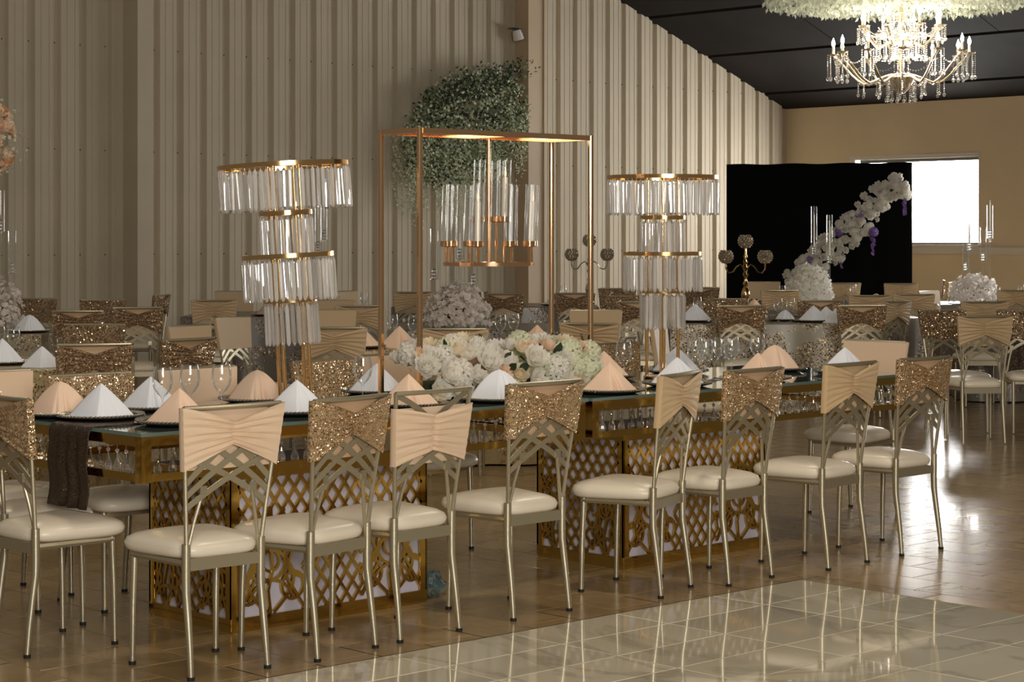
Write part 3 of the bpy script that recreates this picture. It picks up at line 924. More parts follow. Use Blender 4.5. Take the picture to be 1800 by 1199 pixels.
# ================================================================== CRYSTAL LAMPS
def prism_mesh(h=.165):
    m = MB(); w, d = .0085, .0055
    def ring(z, k): return [(-w*k, 0, z), (-w*.55*k, -d*k, z), (w*.55*k, -d*k, z), (w*k, 0, z), (w*.55*k, d*k, z), (-w*.55*k, d*k, z)]
    rings = [ring(-h, .35), ring(-h+.010, 1), ring(-.012, 1), ring(-.002, .35)]
    for r_ in rings: m.v += r_
    for i in range(3):
        for k in range(6):
            k2 = (k+1) % 6; m.f.append((i*6+k, i*6+k2, (i+1)*6+k2, (i+1)*6+k)); m.m.append(0)
    m.f.append((5,4,3,2,1,0)); m.m.append(0); m.f.append((18,19,20,21,22,23)); m.m.append(0)
    m.tube([(0,0,-.004),(0,0,.006)], .0012, 4)
    return m.mesh('crystal_prism', M_PRISM)
PRISM = prism_mesh()
def crystal_lamp(x, y, z, label, rot):
    t = thing('crystal_lamp', label, 'lamp', (x, y, z), 0, 'tiered crystal lamps', rot=rot)
    m = MB(); m.lathe([(.0005,0),(.092,0),(.092,.008),(.088,.012),(.0005,.012)], 36)
    part('base', m, M_LGOLD, t, True)
    for k, (r_, a) in enumerate(((.075, 200), (.075, 290), (.075, 20), (.075, 110))):
        px, py = r_*cos(D(a)), r_*sin(D(a))
        part('pole', MB().tube([(px, py, .008), (px, py, .967)], .0082, 10), M_LGOLD, t, True)
    rr = random.Random(3)
    for (R, zt) in ((.268, .964), (.110, .771), (.188, .597), (.110, .416)):
        m = MB(); m.lathe([(R, zt-.006), (R, zt+.012), (R-.006, zt+.012), (R-.006, zt-.006)], 56, closed=True)
        for a in (20, 110, 200, 290): # spokes that carry the hoop
            m.tube([(.06*cos(D(a)), .06*sin(D(a)), zt+.002), ((R-.003)*cos(D(a)), (R-.003)*sin(D(a)), zt+.002)], .003, 6)
        tier = part('tier_ring', m, M_LGOLD, t, True)
        n = int(2*pi*R/.0235)
        for k in range(n):
            a = 2*pi*k/n
            rx, ry = rr.uniform(-.03, .03), rr.uniform(-.03, .03)
            o = obj('crystal_prism', PRISM, tier, ((R-.003)*cos(a), (R-.003)*sin(a), zt-.014), rot=(rx, ry, a+pi/2))
    return t
# the left one leans a little to the left of the picture
ax = Vector((SP, CP, 0))
q = Matrix.Rotation(D(-3.2), 4, ax).to_euler()
crystal_lamp(5.108, 6.66, ZT+.006, 'tall gold table lamp with four tiers of crystal prisms, left one, leaning slightly', tuple(q))
crystal_lamp(7.32, 6.66, ZT, 'tall upright gold table lamp with four tiers of crystal prisms, right one', (0, 0, .3))

# ================================================================== GOLD FRAME STAND
fx0, fx1, fy0, fy1, fz1 = 5.574, 6.588, 6.43, 6.68, 1.90
t = thing('frame_stand', 'tall rose-gold rectangular frame stand with hanging candle ring on the long table', 'stand', ((fx0+fx1)/2, (fy0+fy1)/2, ZT), 0)
cx, cy = (fx1-fx0)/2, (fy1-fy0)/2
a = .0108; H = fz1-ZT
for px in (-cx, cx):
    for py in (-cy, cy):
        part('post', MB().cpost(px, py, a, 0, H), M_ROSE, t)
for py in (-cy, cy):
    part('rail', MB().box(-cx+a, cx-a, py-a, py+a, H-2*a, H), M_ROSE, t); part('rail', MB().box(-cx+a, cx-a, py-a, py+a, 0, .012), M_ROSE, t)
for px in (-cx, cx):
    part('rail', MB().box(px-a, px+a, -cy+a, cy-a, H-2*a, H), M_ROSE, t); part('rail', MB().box(px-a, px+a, -cy+a, cy-a, 0, .012), M_ROSE, t)
part('rail', MB().box(-a, a, -cy+a, cy-a, H-2*a, H-.004), M_ROSE, t)
zr = 1.328-ZT
part('hanging_rod', MB().tube([(0,0,zr-.01),(0,0,H-a)], .009, 12), M_ROSE, t, True)
m = MB(); R = .200
m.lathe([(R, zr-.008), (R, zr+.008), (R-.020, zr+.008), (R-.020, zr-.008)], 64, closed=True)
for k in range(4):
    b = pi/4+k*pi/2; m.tube([(0,0,zr), ((R-.01)*cos(b), (R-.01)*sin(b), zr)], .0045, 6)
ringo = part('candle_ring', m, M_ROSE, t, True)
TUBE_O = MB(); TUBE_O.lathe([(.0255,0),(.0255,.265)], 28)
TUBE = TUBE_O.mesh('glass_tube', M_THIN, True)
CUP = MB(); CUP.lathe([(.0005,-.004),(.020,-.004),(.0275,.0),(.0275,.022),(.026,.022),(.026,.002),(.0005,.002)], 24); CUPM = CUP.mesh('candle_cup', M_ROSE, True)
CAN = MB(); CAN.lathe([(.0005,.0),(.0125,.0),(.0125,.185),(.010,.19),(.0005,.19)], 16)
CANM = CAN.mesh('candle', M_WAX, True)
FLM = MB(); FLM.lathe([(.0005,.188),(.005,.195),(.0065,.206),(.004,.222),(.0005,.236)], 12); FLMM = FLM.mesh('flame', M_FLAME, True)
rr = random.Random(12)
def cand_at(b, rad, zc, candle, lab):
    px, py = rad*cos(b), rad*sin(b)
    part('stem', MB().tube([(px, py, zr), (px, py, zc-.002)], .0068, 8), M_ROSE, ringo, True)
    obj('candle_cup', CUPM, ringo, (px, py, zc))
    tilt = (rr.uniform(-.02, .02), rr.uniform(.02, .06), 0)
    obj('glass_tube', TUBE, ringo, (px, py, zc+.003), rot=tilt)
    if candle:
        c = tag(obj('candle', CANM, None, ((fx0+fx1)/2+px, (fy0+fy1)/2+py, ZT+zc+.003), rot=tilt), lab, 'candle', 'candles in the hanging ring')
        obj('flame', FLMM, c)
# angles measured from the hall x axis; the camera looks along +46.5 degrees
low = zr+.078; high = zr+.185
for k, (deg, zc, cnd, lab) in enumerate((
    (128, low, 0, ''), (166, low, 0, ''), (212, low, 1, 'ivory candle in the front left glass tube of the hanging ring'), (255, low, 0, ''),
    (296, low, 0, ''), (325, low, 1, 'ivory candle in the rightmost glass tube of the hanging ring'), (15, low, 0, ''), (75, low, 0, ''))):
    cand_at(D(deg), R-.012, zc, cnd, lab)
for deg, cnd, lab in ((190, 0, ''), (290, 1, 'ivory candle in a tall inner glass tube beside the hanging rod'), (20, 0, '')):
    cand_at(D(deg), .075, high, cnd, lab)

# ================================================================== FLOWERS
def petal(m, M, w, l, cup, curl):
    P = []
    for i in range(4):
        u = i/3; row = []
        for j in range(4):
            v = j/3*2-1
            ww = w*(sin(pi*(.18+.72*u))**.7)
            z = cup*u*u*l + .35*l*(v*v)*u*cup - curl*l*max(0, u-.7)
            row.append(M @ Vector((v*ww, u*l, z)))
        P.append(row)
    m.grid(P)
def peony(seed, layers, size):
    r = random.Random(seed); m = MB()
    for (n, tilt, l) in layers:
        a0 = r.uniform(0, 6)
        for k in range(n):
            a = a0 + 2*pi*k/n + r.uniform(-.12, .12)
            M = Matrix.Rotation(a, 4, 'Z') @ Matrix.Translation((0, .006*size/.05, 0)) @ Matrix.Rotation(D(tilt+r.uniform(-8, 8)), 4, 'X')
            petal(m, M, l*.46*size, l*size, .55, .25)
    return m
L_PEONY = ((7, 5, 1.0), (6, 28, .95), (6, 48, .85), (5, 66, .7), (4, 80, .5))
L_ROSE = ((5, 12, .95), (5, 38, .85), (5, 58, .75), (4, 74, .62), (3, 84, .5))
def hydrangea(seed, size):
    r = random.Random(seed); m = MB()
    for k in range(46):
        z = 1-2*(k+.5)/46*.80; a = k*2.39996
        rr_ = math.sqrt(max(0, 1-z*z)); n = Vector((rr_*cos(a), rr_*sin(a), z))
        q = n.to_track_quat('Z', 'Y').to_matrix().to_4x4()
        M0 = Matrix.Translation(n*size*.85) @ q @ Matrix.Rotation(r.uniform(0, 6), 4, 'Z')
        s = size*.34
        for p in range(4):
            M = M0 @ Matrix.Rotation(p*pi/2, 4, 'Z') @ Matrix.Rotation(D(18+r.uniform(-10, 10)), 4, 'X')
            P = [[M @ Vector(v) for v in ((-.06*s, 0, 0), (.06*s, 0, 0))], [M @ Vector(v) for v in ((-.42*s, .55*s, .06*s), (.42*s, .55*s, .06*s))], [M @ Vector(v) for v in ((-.2*s, s, 0), (.2*s, s, 0))]]
            m.grid(P)
    return m
BLOOM = {
    'pw': peony(1, L_PEONY, .058).mesh('bloom', M_FW, 'all'), 'pc': peony(2, L_PEONY, .054).mesh('bloom', M_FC, 'all'), 'pp': peony(3, L_ROSE, .048).mesh('bloom', M_FP, 'all'),
    'rw': peony(4, L_ROSE, .050).mesh('bloom', M_FW, 'all'), 'rc': peony(5, L_ROSE, .048).mesh('bloom', M_FC, 'all'),
    'hg': hydrangea(6, .058).mesh('bloom', M_FG, 'all'), 'hw': hydrangea(7, .060).mesh('bloom', M_FW, 'all'),
    'po': peony(8, L_ROSE, .06).mesh('bloom', M_FO, 'all'), 'pv': hydrangea(9, .05).mesh('bloom', M_FV, 'all'),
}
def leafmesh(l, w):
    m = MB(); P = []
    for i in range(5):
        u = i/4; ww = w*sin(pi*(.08+.88*u))
        P.append([(-ww, u*l, .12*l*u*(1-u)+.1*ww), (0, u*l, .3*l*u*(1-u)-.0), (ww, u*l, .12*l*u*(1-u)+.1*ww)])
    m.grid(P); return m
LEAF = leafmesh(.075, .022).mesh('leaf', M_LEAF, 'all')
ar = thing('floral_centrepiece', 'low floral centrepiece of white, cream and peach blooms inside the gold frame stand', 'flowers', (6.08, 6.50, ZT), 0)
m = MB(); m.box(-.46, .46, -.07, .07, .001, .07); part('tray', m, M_LEAF, ar)
rr = random.Random(21)
sy_off = 0
for col in range(16):
    u = lerp(-.51, .47, col/15)
    dome = .80 + .2*math.cos(abs(u)*1.6) if not (-.08 < u < .02) else .62
    for k, (ang, rad) in enumerate(((-88, .155), (-60, .165), (-30, .150), (2, .155), (35, .15))):
        a = D(ang + rr.uniform(-9, 9) + 0)
        R_ = rad*dome*rr.uniform(.92, 1.08)
        y, z = R_*sin(a)*.98, .025 + R_*cos(a)*1.15
        x = u + rr.uniform(-.03, .03)
        kind = rr.choice(['pw','rw','pw','hw','hg','pc','pp','rc','hw','pw'] if u < .1 else ['hw','hg','pw','hg','rw','pp','hw','pc','hg','rw'])
        n = Vector((.25*(u)+rr.uniform(-.25, .25), sin(a), cos(a)*.9+.15)).normalized()
        e = (n.to_track_quat('Z', 'Y').to_matrix() @ Matrix.Rotation(rr.uniform(0, 6), 3, 'Z')).to_euler()
        obj('bloom', BLOOM[kind], ar, (x, y, z), rot=tuple(e), scale=rr.uniform(.85, 1.12))
for k in range(46):
    u = rr.uniform(-.52, .50); a = D(rr.uniform(-105, 60)); R_ = rr.uniform(.13, .185)
    n = Vector((rr.uniform(-.6, .6), sin(a), cos(a))).normalized()
    e = ((n.to_track_quat('Y', 'Z')).to_matrix() @ Matrix.Rotation(rr.uniform(0, 6), 3, 'Y')).to_euler()
    obj('leaf', LEAF, ar, (u, R_*.8*sin(a), max(.012, .03+R_*cos(a))), rot=tuple(e), scale=rr.uniform(.6, 1.05))

def floret(m, c, n, s, r, np_=5):
    q = n.to_track_quat('Z', 'Y').to_matrix().to_4x4()
    M0 = Matrix.Translation(c) @ q @ Matrix.Rotation(r.uniform(0, 6), 4, 'Z')
    for p in range(np_):
        M = M0 @ Matrix.Rotation(2*pi*p/np_, 4, 'Z') @ Matrix.Rotation(D(r.uniform(5, 40)), 4, 'X')
        m.quad(M @ Vector((0, 0, 0)), M @ Vector((-.42*s, .55*s, 0)), M @ Vector((0, s, .05*s)), M @ Vector((.42*s, .55*s, 0)))
def blossoms(x, y, z, rx, rz, label, seed, n=420, mat=M_BLOS, twigs=True, s=.030):
    r = random.Random(seed)
    t = thing('blossom_centrepiece', label, 'flowers', (x, y, z), 0, 'white blossom centrepieces')
    m = MB()
    for k in range(n):
        th = r.uniform(0, 2*pi); ph_ = math.acos(r.uniform(-.15, 1)); R_ = r.uniform(.72, 1.06)
        d = Vector((sin(ph_)*cos(th), sin(ph_)*sin(th), cos(ph_)))
        c = Vector((d.x*rx*R_, d.y*rx*R_, max(.02, rz*.18 + d.z*rz*.82*R_)))
        nn = (d + Vector((r.uniform(-.6, .6), r.uniform(-.6, .6), r.uniform(-.5, .7)))).normalized()
        floret(m, c, nn, s*r.uniform(.7, 1.15), r)
    o = part('blossoms', m, mat, t, False); o['kind'] = 'stuff'
    m = MB()
    for k in range(16 if twigs else 5):
        th = r.uniform(0, 2*pi); el = r.uniform(.25, 1.3)
        d = Vector((cos(th)*cos(el)*rx, sin(th)*cos(el)*rx, sin(el)*rz))
        m.tube([(0,0,.02), tuple(d*.55+Vector((0,0,.03))), tuple(d*1.08)], [.005,.004,.002], 5)
    part('twigs', m, M_TWIG, t)
    return t

# ================================================================== BACKGROUND TABLES
def bg_table(X0, X1, Z0, Z1, mat, label, yaw=0.0, h=.73):
    cx, cz = (X0+X1)/2, (Z0+Z1)/2; wx, wy = W2(cx, cz)
    t = thing('banquet_table', label, 'table', (wx, wy, 0), FWD+D(yaw), 'cloth-covered banquet tables')
    a, b = (X1-X0)/2, (Z1-Z0)/2
    part('tabletop', MB().box(-a+.02, a-.02, -b+.02, b-.02, h-.03, h-.004), M_TWIG, t)
    for sx in (-1, 1):
        for sy in (-1, 1): part('leg', MB().tube([(sx*(a-.12), sy*(b-.12), 0), (sx*(a-.12), sy*(b-.12), h-.03)], .018, 6), M_CHAIR, t)
    m = MB(); n = 22
    per = []
    def side(p, q):
        for i in range(n): per.append((lerp(p[0], q[0], i/n), lerp(p[1], q[1], i/n)))
    side((-a,-b),(a,-b)); side((a,-b),(a,b)); side((a,b),(-a,b)); side((-a,b),(-a,-b))
    rows = []; r = random.Random(int(abs(X0)*100))
    ph_ = r.uniform(0, 6)
    for lv, (z, off, rip) in enumerate(((h, -.004, 0), (h-.008, .004, 0), (h-.20, .010, .008), (h-.45, .016, .018), (.012, .022, .028))):
        row = []
        for i, (x, y) in enumerate(per):
            k = i % n; 
            d = rip*(sin(i*1.25+ph_)+.6*sin(i*.57+ph_*2))
            nx = (1 if x >= a-1e-6 else -1 if x <= -a+1e-6 else 0); ny = (1 if y >= b-1e-6 else -1 if y <= -b+1e-6 else 0)
            l = math.hypot(nx, ny) or 1
            row.append((x+(off+d)*nx/l, y+(off+d)*ny/l, z))
        row.append(row[0]); rows.append(row)
    m.grid(rows); 
    b0 = len(m.v); m.v += [(x*(1-.004/a), y*(1-.004/b), h) for (x, y) in per]; m.f.append(tuple(range(b0, b0+len(per)))); m.m.append(0)
    part('tablecloth', m, mat, t, True)
    return t
bg_table(-5.75, -3.44, 14.95, 16.2, M_CLOTH, 'table under a lace-patterned cloth at the left edge below the blossom centrepiece')
bg_table(-4.70, -2.26, 11.03, 12.25, M_CLOTHG, 'gold-clothed table at the left edge between two gold sequin chairs')
bg_table(-2.95, -1.28, 18.23, 19.5, M_CLOTHD, 'grey lace-clothed table by the wall behind the left crystal lamp')
bg_table(-1.30, 0.28, 12.90, 14.05, M_CLOTHG, 'gold-clothed table directly behind the floral centrepiece')
bg_table(-0.95, 0.32, 15.6, 16.9, M_CLOTHD, 'cloth-covered table holding the cherry-blossom centrepiece behind the gold frame')
bg_table(-1.22, 0.88, 20.72, 21.9, M_CLOTHD, 'cloth-covered table by the wall column')
bg_table(1.30, 2.86, 16.75, 17.52, M_CLOTH, 'lace-patterned clothed table behind the cluster of wine glasses')
bg_table(1.75, 2.65, 18.75, 19.9, M_CLOTHD, 'cloth-covered table under the gold crystal candelabra')
bg_table(2.88, 3.60, 17.9, 18.95, M_CLOTHD, 'cloth-covered table behind the two dark sequin chairs right of the white napkins')
bg_table(2.60, 4.00, 21.38, 22.5, M_CLOTHD, 'cloth-covered table in front of the black backdrop')
bg_table(3.98, 5.20, 17.80, 18.95, M_CLOTHD, 'grey-clothed table at the right edge behind the standing peach-banded chair')
bg_table(4.40, 5.80, 21.35, 22.5, M_CLOTHD, 'cloth-covered table at the right edge holding glass candle tubes')
BH = .731
# sequin runner over the right-hand table
rx, ry = W2(4.42, 17.80)
m = MB(); P = []
for i in range(13):
    x = lerp(-.16, .16, i/12)
    P.append([(x, 1.1, .004), (x, .5, .004), (x, .0, .004), (x, -.035, -.01)] + [(x, -.052-.010*k/6+.010*sin(i*1.3)*k/6, -.01-.092*k) for k in range(1, 7)])
m.grid(P)
rn2 = part('table_runner', m, M_SEQB, None, 'all', loc=(rx, ry, BH), rz=FWD); tag(rn2, 'brown sequin runner hanging down the table at the right edge', 'runner')
rn2.modifiers.new('thickness', 'SOLIDIFY').thickness = .003

# ---- background chairs: (kind, X-Z ground point, yaw from facing away, label)
GC = 'chairs around the background tables'
def bgc(px, topy, view, rot, kind, lab):
    Z = 3600*(CAMZ-.895)/(topy-414.0); X = (px-900)/3600*Z
    x, y = W2(X, Z)
    yaw = FWD + D(rot) + (pi if view == 'F' else 0)
    chair('seq_shade' if kind == 'S' else 'tan_shade', x, y, yaw, lab, GC, False)
for row in (
    (60, 525, 'F', 0, 'S', 'gold sequin chair against the wall behind the white napkin at the left edge'),
    (180, 527, 'F', 0, 'S', 'dark sequin chair against the corrugated wall left of the dark column'),
    (139, 546, 'B', 0, 'S', 'dark sequin chair at the right end of the lace-clothed left table'),
    (165, 570, 'F', 0, 'S', 'gold sequin chair facing the camera on the far side of the gold-clothed left table'),
    (165, 604, 'B', 18, 'S', 'gold sequin chair with its back to the camera at the gold-clothed left table'),
    (242, 540, 'B', 15, 'S', 'silvery sequin chair with bow-like back band in front of the dark column'),
    (281, 518, 'B', 78, 'S', 'sequin chair seen edge-on against the wall right of the dark column'),
    (327, 595, 'B', 52, 'S', 'sequin chair turned sideways just above the middle wine glass'),
    (336, 572, 'F', 58, 'P', 'tan chair half hidden behind the sideways sequin chair'),
    (376, 527, 'B', 10, 'P', 'tan chair with open lattice back left of the left crystal lamp'),
    (413, 512, 'F', 6, 'P', 'tan chair facing the camera by the wall left of the left crystal lamp'),
    (412, 558, 'F', 62, 'P', 'cream and tan chair seen from its side below the left crystal lamp tiers'),
    (588, 575, 'B', 0, 'P', 'tan chair right of the left crystal lamp poles, above the sequin chair'),
    (603, 512, 'F', 45, 'P', 'tan chair farthest by the wall right of the left crystal lamp'),
    (632, 537, 'B', 8, 'P', 'tan chair under the small glass right of the left crystal lamp'),
    (583, 528, 'F', 0, 'P', 'tan chair partly hidden by the lowest tier of the left crystal lamp'),
    (580, 545, 'F', 4, 'P', 'plain tan chair back between two rows right of the left lamp'),
    (727, 513, 'B', 0, 'P', 'tan chair with open lattice back between the left posts of the gold frame'),
    (800, 577, 'B', 0, 'P', 'tan chair with chrome top rail behind the floral centrepiece'),
    (885, 516, 'B', 0, 'S', 'dark sequin chair left of the tan column'),
    (846, 512, 'B', 82, 'S', 'silvery sequin chair seen edge-on right of the cherry blossoms'),
    (1010, 515, 'B', 0, 'S', 'dark sequin chair between the right posts of the gold frame'),
    (1047, 545, 'F', 0, 'P', 'tan chair facing the camera behind the right post of the gold frame'),
    (1038, 568, 'B', -20, 'P', 'tan ruched chair below it, right of the floral centrepiece'),
    (1085, 507, 'F', 0, 'S', 'sequin chair against the wall left of the right crystal lamp'),
    (1100, 520, 'F', 0, 'S', 'silvery sequin chair partly behind the right crystal lamp'),
    (1122, 530, 'B', 0, 'S', 'dark sequin chair left of the lowest tier of the right crystal lamp'),
    (1163, 574, 'F', 74, 'P', 'cream chair seen edge-on between the poles of the right crystal lamp'),
    (1232, 505, 'B', 0, 'S', 'dark sequin chair near the wall corner left of the gold candelabra'),
    (1275, 525, 'F', 0, 'S', 'silvery sequin chair facing the camera below the gold candelabra'),
    (1302, 537, 'B', 0, 'S', 'gold sequin chair at the lace-clothed table above the lone right wine glass'),
    (1343, 495, 'F', 0, 'P', 'cream chair in front of the black backdrop right of the gold candelabra'),
    (1371, 510, 'B', 0, 'P', 'tan chair with V-notched band left of the white flower ball'),
    (1442, 528, 'B', 0, 'S', 'dark sequin chair behind the three white napkins'),
    (1514, 537, 'B', 0, 'S', 'dark sequin chair right of the three white napkins'),
    (1573, 529, 'B', 42, 'P', 'dark tan chair turned sideways right of the dark sequin chair'),
    (1528, 519, 'B', 0, 'P', 'tan chair in the row behind the dark sequin chairs'),
    (1583, 498, 'B', 0, 'P', 'tan chair at the right lower corner of the black backdrop'),
    (1606, 517, 'B', 0, 'P', 'plain tan chair below the right lower corner of the black backdrop'),
    (1484, 497, 'B', 8, 'P', 'tan chair right of the white flower ball in front of the backdrop'),
    (1635, 511, 'F', 48, 'P', 'pale window-lit chair turned sideways right of the black backdrop'),
    (1656, 493, 'B', 80, 'S', 'chair seen edge-on with a bright chrome top near the far wall'),
    (1674, 496, 'B', 58, 'P', 'dark banded chair turned sideways left of the right blossom centrepiece'),
    (1642, 535, 'B', 80, 'P', 'chrome-edged chair seen edge-on left of the bright sequin chair on the right'),
    (1658, 545, 'F', 18, 'S', 'bright gold sequin chair left of the standing peach-banded chair'),
    (1729, 530, 'B', 0, 'P', 'tan chair below the right blossom centrepiece'),
    (1730, 555, 'B', 6, 'P', 'peach-banded chair with all legs in view at the right edge'),
    (1786, 510, 'B', 0, 'P', 'tan chair at the right edge in the far row'),
    (1800, 545, 'F', 0, 'S', 'gold sequin chair cut by the right edge')):
    bgc(*row)

# ---- background place settings and glasses
GS = ' on the background tables'
def at_table(px, py, h=BH+.001):
    Z = 3600*(CAMZ-h)/(py-414.0); X = (px-900)/3600*Z
    return W2(X, Z)
for (px, py, kind, col, s, where, pl) in (
    (52, 584, 'round', 'w', 1.0, 'on the lace-clothed left table', True),
    (4, 640, 'plain', 'w', 1.1, 'at the left edge on the gold-clothed table', True),
    (74, 645, 'plain', 'w', .9, 'right of the left-edge one on the gold-clothed table', False),
    (472, 555, 'open', 'm', 1.0, 'on the grey lace-clothed table under the left crystal lamp', True),
    (634, 612, 'open', 'p', 1.1, 'behind the left post of the gold frame stand', True),
    (702, 611, 'open', 'p', 1.1, 'between the two left posts of the gold frame stand', False),
    (944, 610, 'plain', 'p', 1.1, 'in front of the tan column', True),
    (912, 611, 'open', 'p', .9, 'left of the one in front of the tan column', False),
    (977, 537, 'plain', 'w', 1.0, 'behind the right back post of the gold frame', True),
    (1222, 566, 'open', 'w', 1.15, 'right of the lowest tier of the right crystal lamp', True),
    (1380, 564, 'round', 'w', .7, 'behind the two far wine glasses', True),
    (1430, 566, 'plain', 'w', 1.05, 'nearest of the three before the dark sequin chair', True),
    (1452, 562, 'plain', 'w', .9, 'middle of the three before the dark sequin chair', False),
    (1470, 567, 'plain', 'w', .95, 'right of the three before the dark sequin chair', False),
    (1326, 549, 'open', 'p', 1.0, 'on the table under the gold candelabra', False),
    (1540, 535, 'round', 'p', .9, 'on the table in the row behind the dark sequin chairs', False),
    (1748, 558, 'plain', 'w', 1.0, 'behind the standing peach-banded chair on the right', True),
    (1775, 532, 'plain', 'w', 1.1, 'on the far right table beside the glass candle tubes', True)):
    x, y = at_table(px, py)
    setting(x, y, BH, kind, col, FWD+rnd.uniform(-.3, .3), where, GS, s, pl)
for (px, py, lab) in (
    (24, 634, 'wine glass at the left edge on the gold-clothed table'), (-2, 628, 'wine glass cut by the left edge'),
    (690, 605, 'far wine glass between the left posts of the gold frame'), (727, 607, 'far wine glass beside the near left post of the gold frame'),
    (880, 606, 'far wine glass left of the tan column, left of a pair'), (903, 603, 'far wine glass left of the tan column, right of a pair'),
    (1226, 563, 'far wine glass just right of the right crystal lamp'),
    (1368, 566, 'far wine glass, left of the pair on the lace-clothed table'), (1390, 566, 'far wine glass, right of the pair on the lace-clothed table'),
    (590, 552, 'small far glass near the wall right of the left lamp'), (640, 551, 'small far glass above the tan chair right of the left lamp'),
    (990, 536, 'far glass right of the tan column'), (1375, 535, 'small far glass left of the white flower ball'),
    (1500, 531, 'small far glass right of the white flower ball'),
    (1795, 532, 'far wine glass at the right edge')):
    x, y = at_table(px, py)
    glass(x, y, BH, lab, 'wine glasses on the background tables')

# ---- blossom centrepieces
x, y = W2(-3.98, 15.5); blossoms(x, y, BH, .28, .42, 'white blossom centrepiece at the left edge below the glass tubes', 31, 520)
x, y = W2(-.43, 16.1); blossoms(x, y, BH, .25, .34, 'white cherry-blossom centrepiece with dark twigs behind the gold frame', 32, 760)
x, y = W2(3.18, 21.9); blossoms(x, y, BH, .24, .40, 'dense white flower ball in front of the black backdrop', 33, 620, M_FW, False, .036)
x, y = W2(4.95, 21.9); blossoms(x, y, BH, .27, .30, 'white blossom centrepiece under the glass tubes on the right', 34, 520)

# ---- tall glass candle holders
def tube_holder(X, Z, z, spec, label):
    x, y = W2(X, Z)
    t = thing('glass_candelabra', label, 'candle holder', (x, y, z), FWD, 'tall glass candle holders')
    m = MB(); m.lathe([(.0005,0),(.10,0),(.10,.010),(.0005,.010)], 28); part('base', m, M_GLASS, t, True)
    for (dx, dy, z0, h, candle) in spec:
        part('stem', MB().tube([(dx, dy, .009), (dx, dy, z0)], .009, 10), M_GLASS, t, True)
        m = MB()
        for k in range(3): m.ball((dx, dy, z0+.012+.026*k), .019, 10, 6)
        m.lathe([(.0005, z0-.004), (.034, z0-.004), (.034, z0), (.0005, z0)], 20, dx, dy)
        part('glass_knop', m, M_CRYS, t, True)
        m = MB(); m.lathe([(.033, z0), (.033, z0+h)], 28, dx, dy); part('glass_tube', m, M_THIN, t, True)
        if candle:
            m = MB(); m.lathe([(.0005, z0+.08), (.0105, z0+.08), (.006, z0+candle), (.0005, z0+candle+.006)], 12, dx, dy); part('candle', m, M_WAX, t, True)
def zof(py, Z): return CAMZ-(py-414.0)*Z/3600 - BH
Z = 15.5
tube_holder(-3.82, Z, BH, ((-.05, 0, zof(405, Z), zof(335, Z)-zof(405, Z), 0), (.045, -.03, zof(480, Z), zof(406, Z)-zof(480, Z), 0), (-.12, .04, zof(480, Z), .30, 0)), 'tall clear glass candle holder at the left edge above the blossoms')
Z = 16.1
tube_holder(-.43, Z, BH, ((-.18, -.02, zof(490, Z), zof(402, Z)-zof(490, Z), 0), (.02, 0, zof(455, Z), zof(376, Z)-zof(455, Z), .2), (.13, .03, zof(500, Z), .33, 0), (-.03, -.06, zof(520, Z), .30, 0)), 'tall clear glass candle holder rising from the cherry blossoms')
Z = 18.6
tube_holder(-1.76, Z, BH, ((0, 0, zof(440, Z), zof(360, Z)-zof(440, Z), 0), (.05, .03, zof(420, Z), .30, 0)), 'clear glass candle holder behind the right side of the left lamp')
Z = 21.9
tube_holder(3.28, Z, BH, ((-.05, 0, zof(447, Z), zof(363, Z)-zof(447, Z), .42), (.115, 0, zof(462, Z), zof(378, Z)-zof(462, Z), .45)), 'pair of tall glass candle tubes before the black backdrop')
Z = 21.9
tube_holder(4.97, Z, BH, ((.14, 0, zof(418, Z), zof(361, Z)-zof(418, Z), .40), (.06, -.04, zof(458, Z), zof(400, Z)-zof(458, Z), 0), (-.12, 0, zof(475, Z), zof(422, Z)-zof(475, Z), 0), (-.07, .04, zof(440, Z), .10, .44)), 'cluster of tall glass candle tubes before the window on the right')

# ---- crystal-ball candelabra
def candelabra(X, Z, label, mat):
    x, y = W2(X, Z)
    t = thing('crystal_candelabra', label, 'candelabra', (x, y, BH), FWD, 'candelabra with crystal bead globes')
    prof = [(.0005,0),(.075,0),(.07,.012),(.03,.03),(.016,.06),(.03,.12),(.042,.17),(.036,.21),(.014,.25),(.026,.275),(.014,.30),(.012,.33),(.028,.36),(.014,.385),(.02,.41),(.032,.43),(.018,.455),(.024,.48),(.012,.50),(.018,.53),(.010,.55),(.010,.60),(.02,.605),(.0005,.607)]
    m = MB(); m.lathe(prof, 18); part('stem', m, mat, t, True)
    def globe(px, py, z0, par):
        m = MB(); N = 7
        for i in range(1, N):
            th = pi*(.12+.80*i/N); nr = max(5, int(13*sin(th)))
            for k in range(nr):
                a = 2*pi*(k+.5*(i % 2))/nr
                m.ball((px+.062*sin(th)*cos(a), py+.062*sin(th)*sin(a), z0+.058-.062*cos(pi-th)*-1*-1), .0135, 5, 4)
        part('bead_globe', m, M_BEAD, par)
        m = MB(); m.lathe([(.0005, z0-.012), (.03, z0-.004), (.036, z0+.004), (.0005, z0+.006)], 14, px, py); part('candle_cup', m, mat, par, True)
    globe(0, 0, .612, t)
    for k in range(2):
        a = k*pi; ca, sa = cos(a), sin(a)
        pts = [(.015, .43), (.05, .455), (.085, .43), (.115, .385), (.155, .375), (.180, .41), (.182, .46)]
        arm = part('arm', MB().tube([(r_*ca, r_*sa, z_) for r_, z_ in pts], .0065, 8), mat, t, True)
        globe(.182*ca, .182*sa, .47, arm)
candelabra(2.155, 18.9, 'gold candelabra with crystal bead globes before the black backdrop', M_LGOLD)
candelabra(.79, 20.95, 'silver candelabra with crystal bead globes behind the right post of the gold frame', M_SILVER)
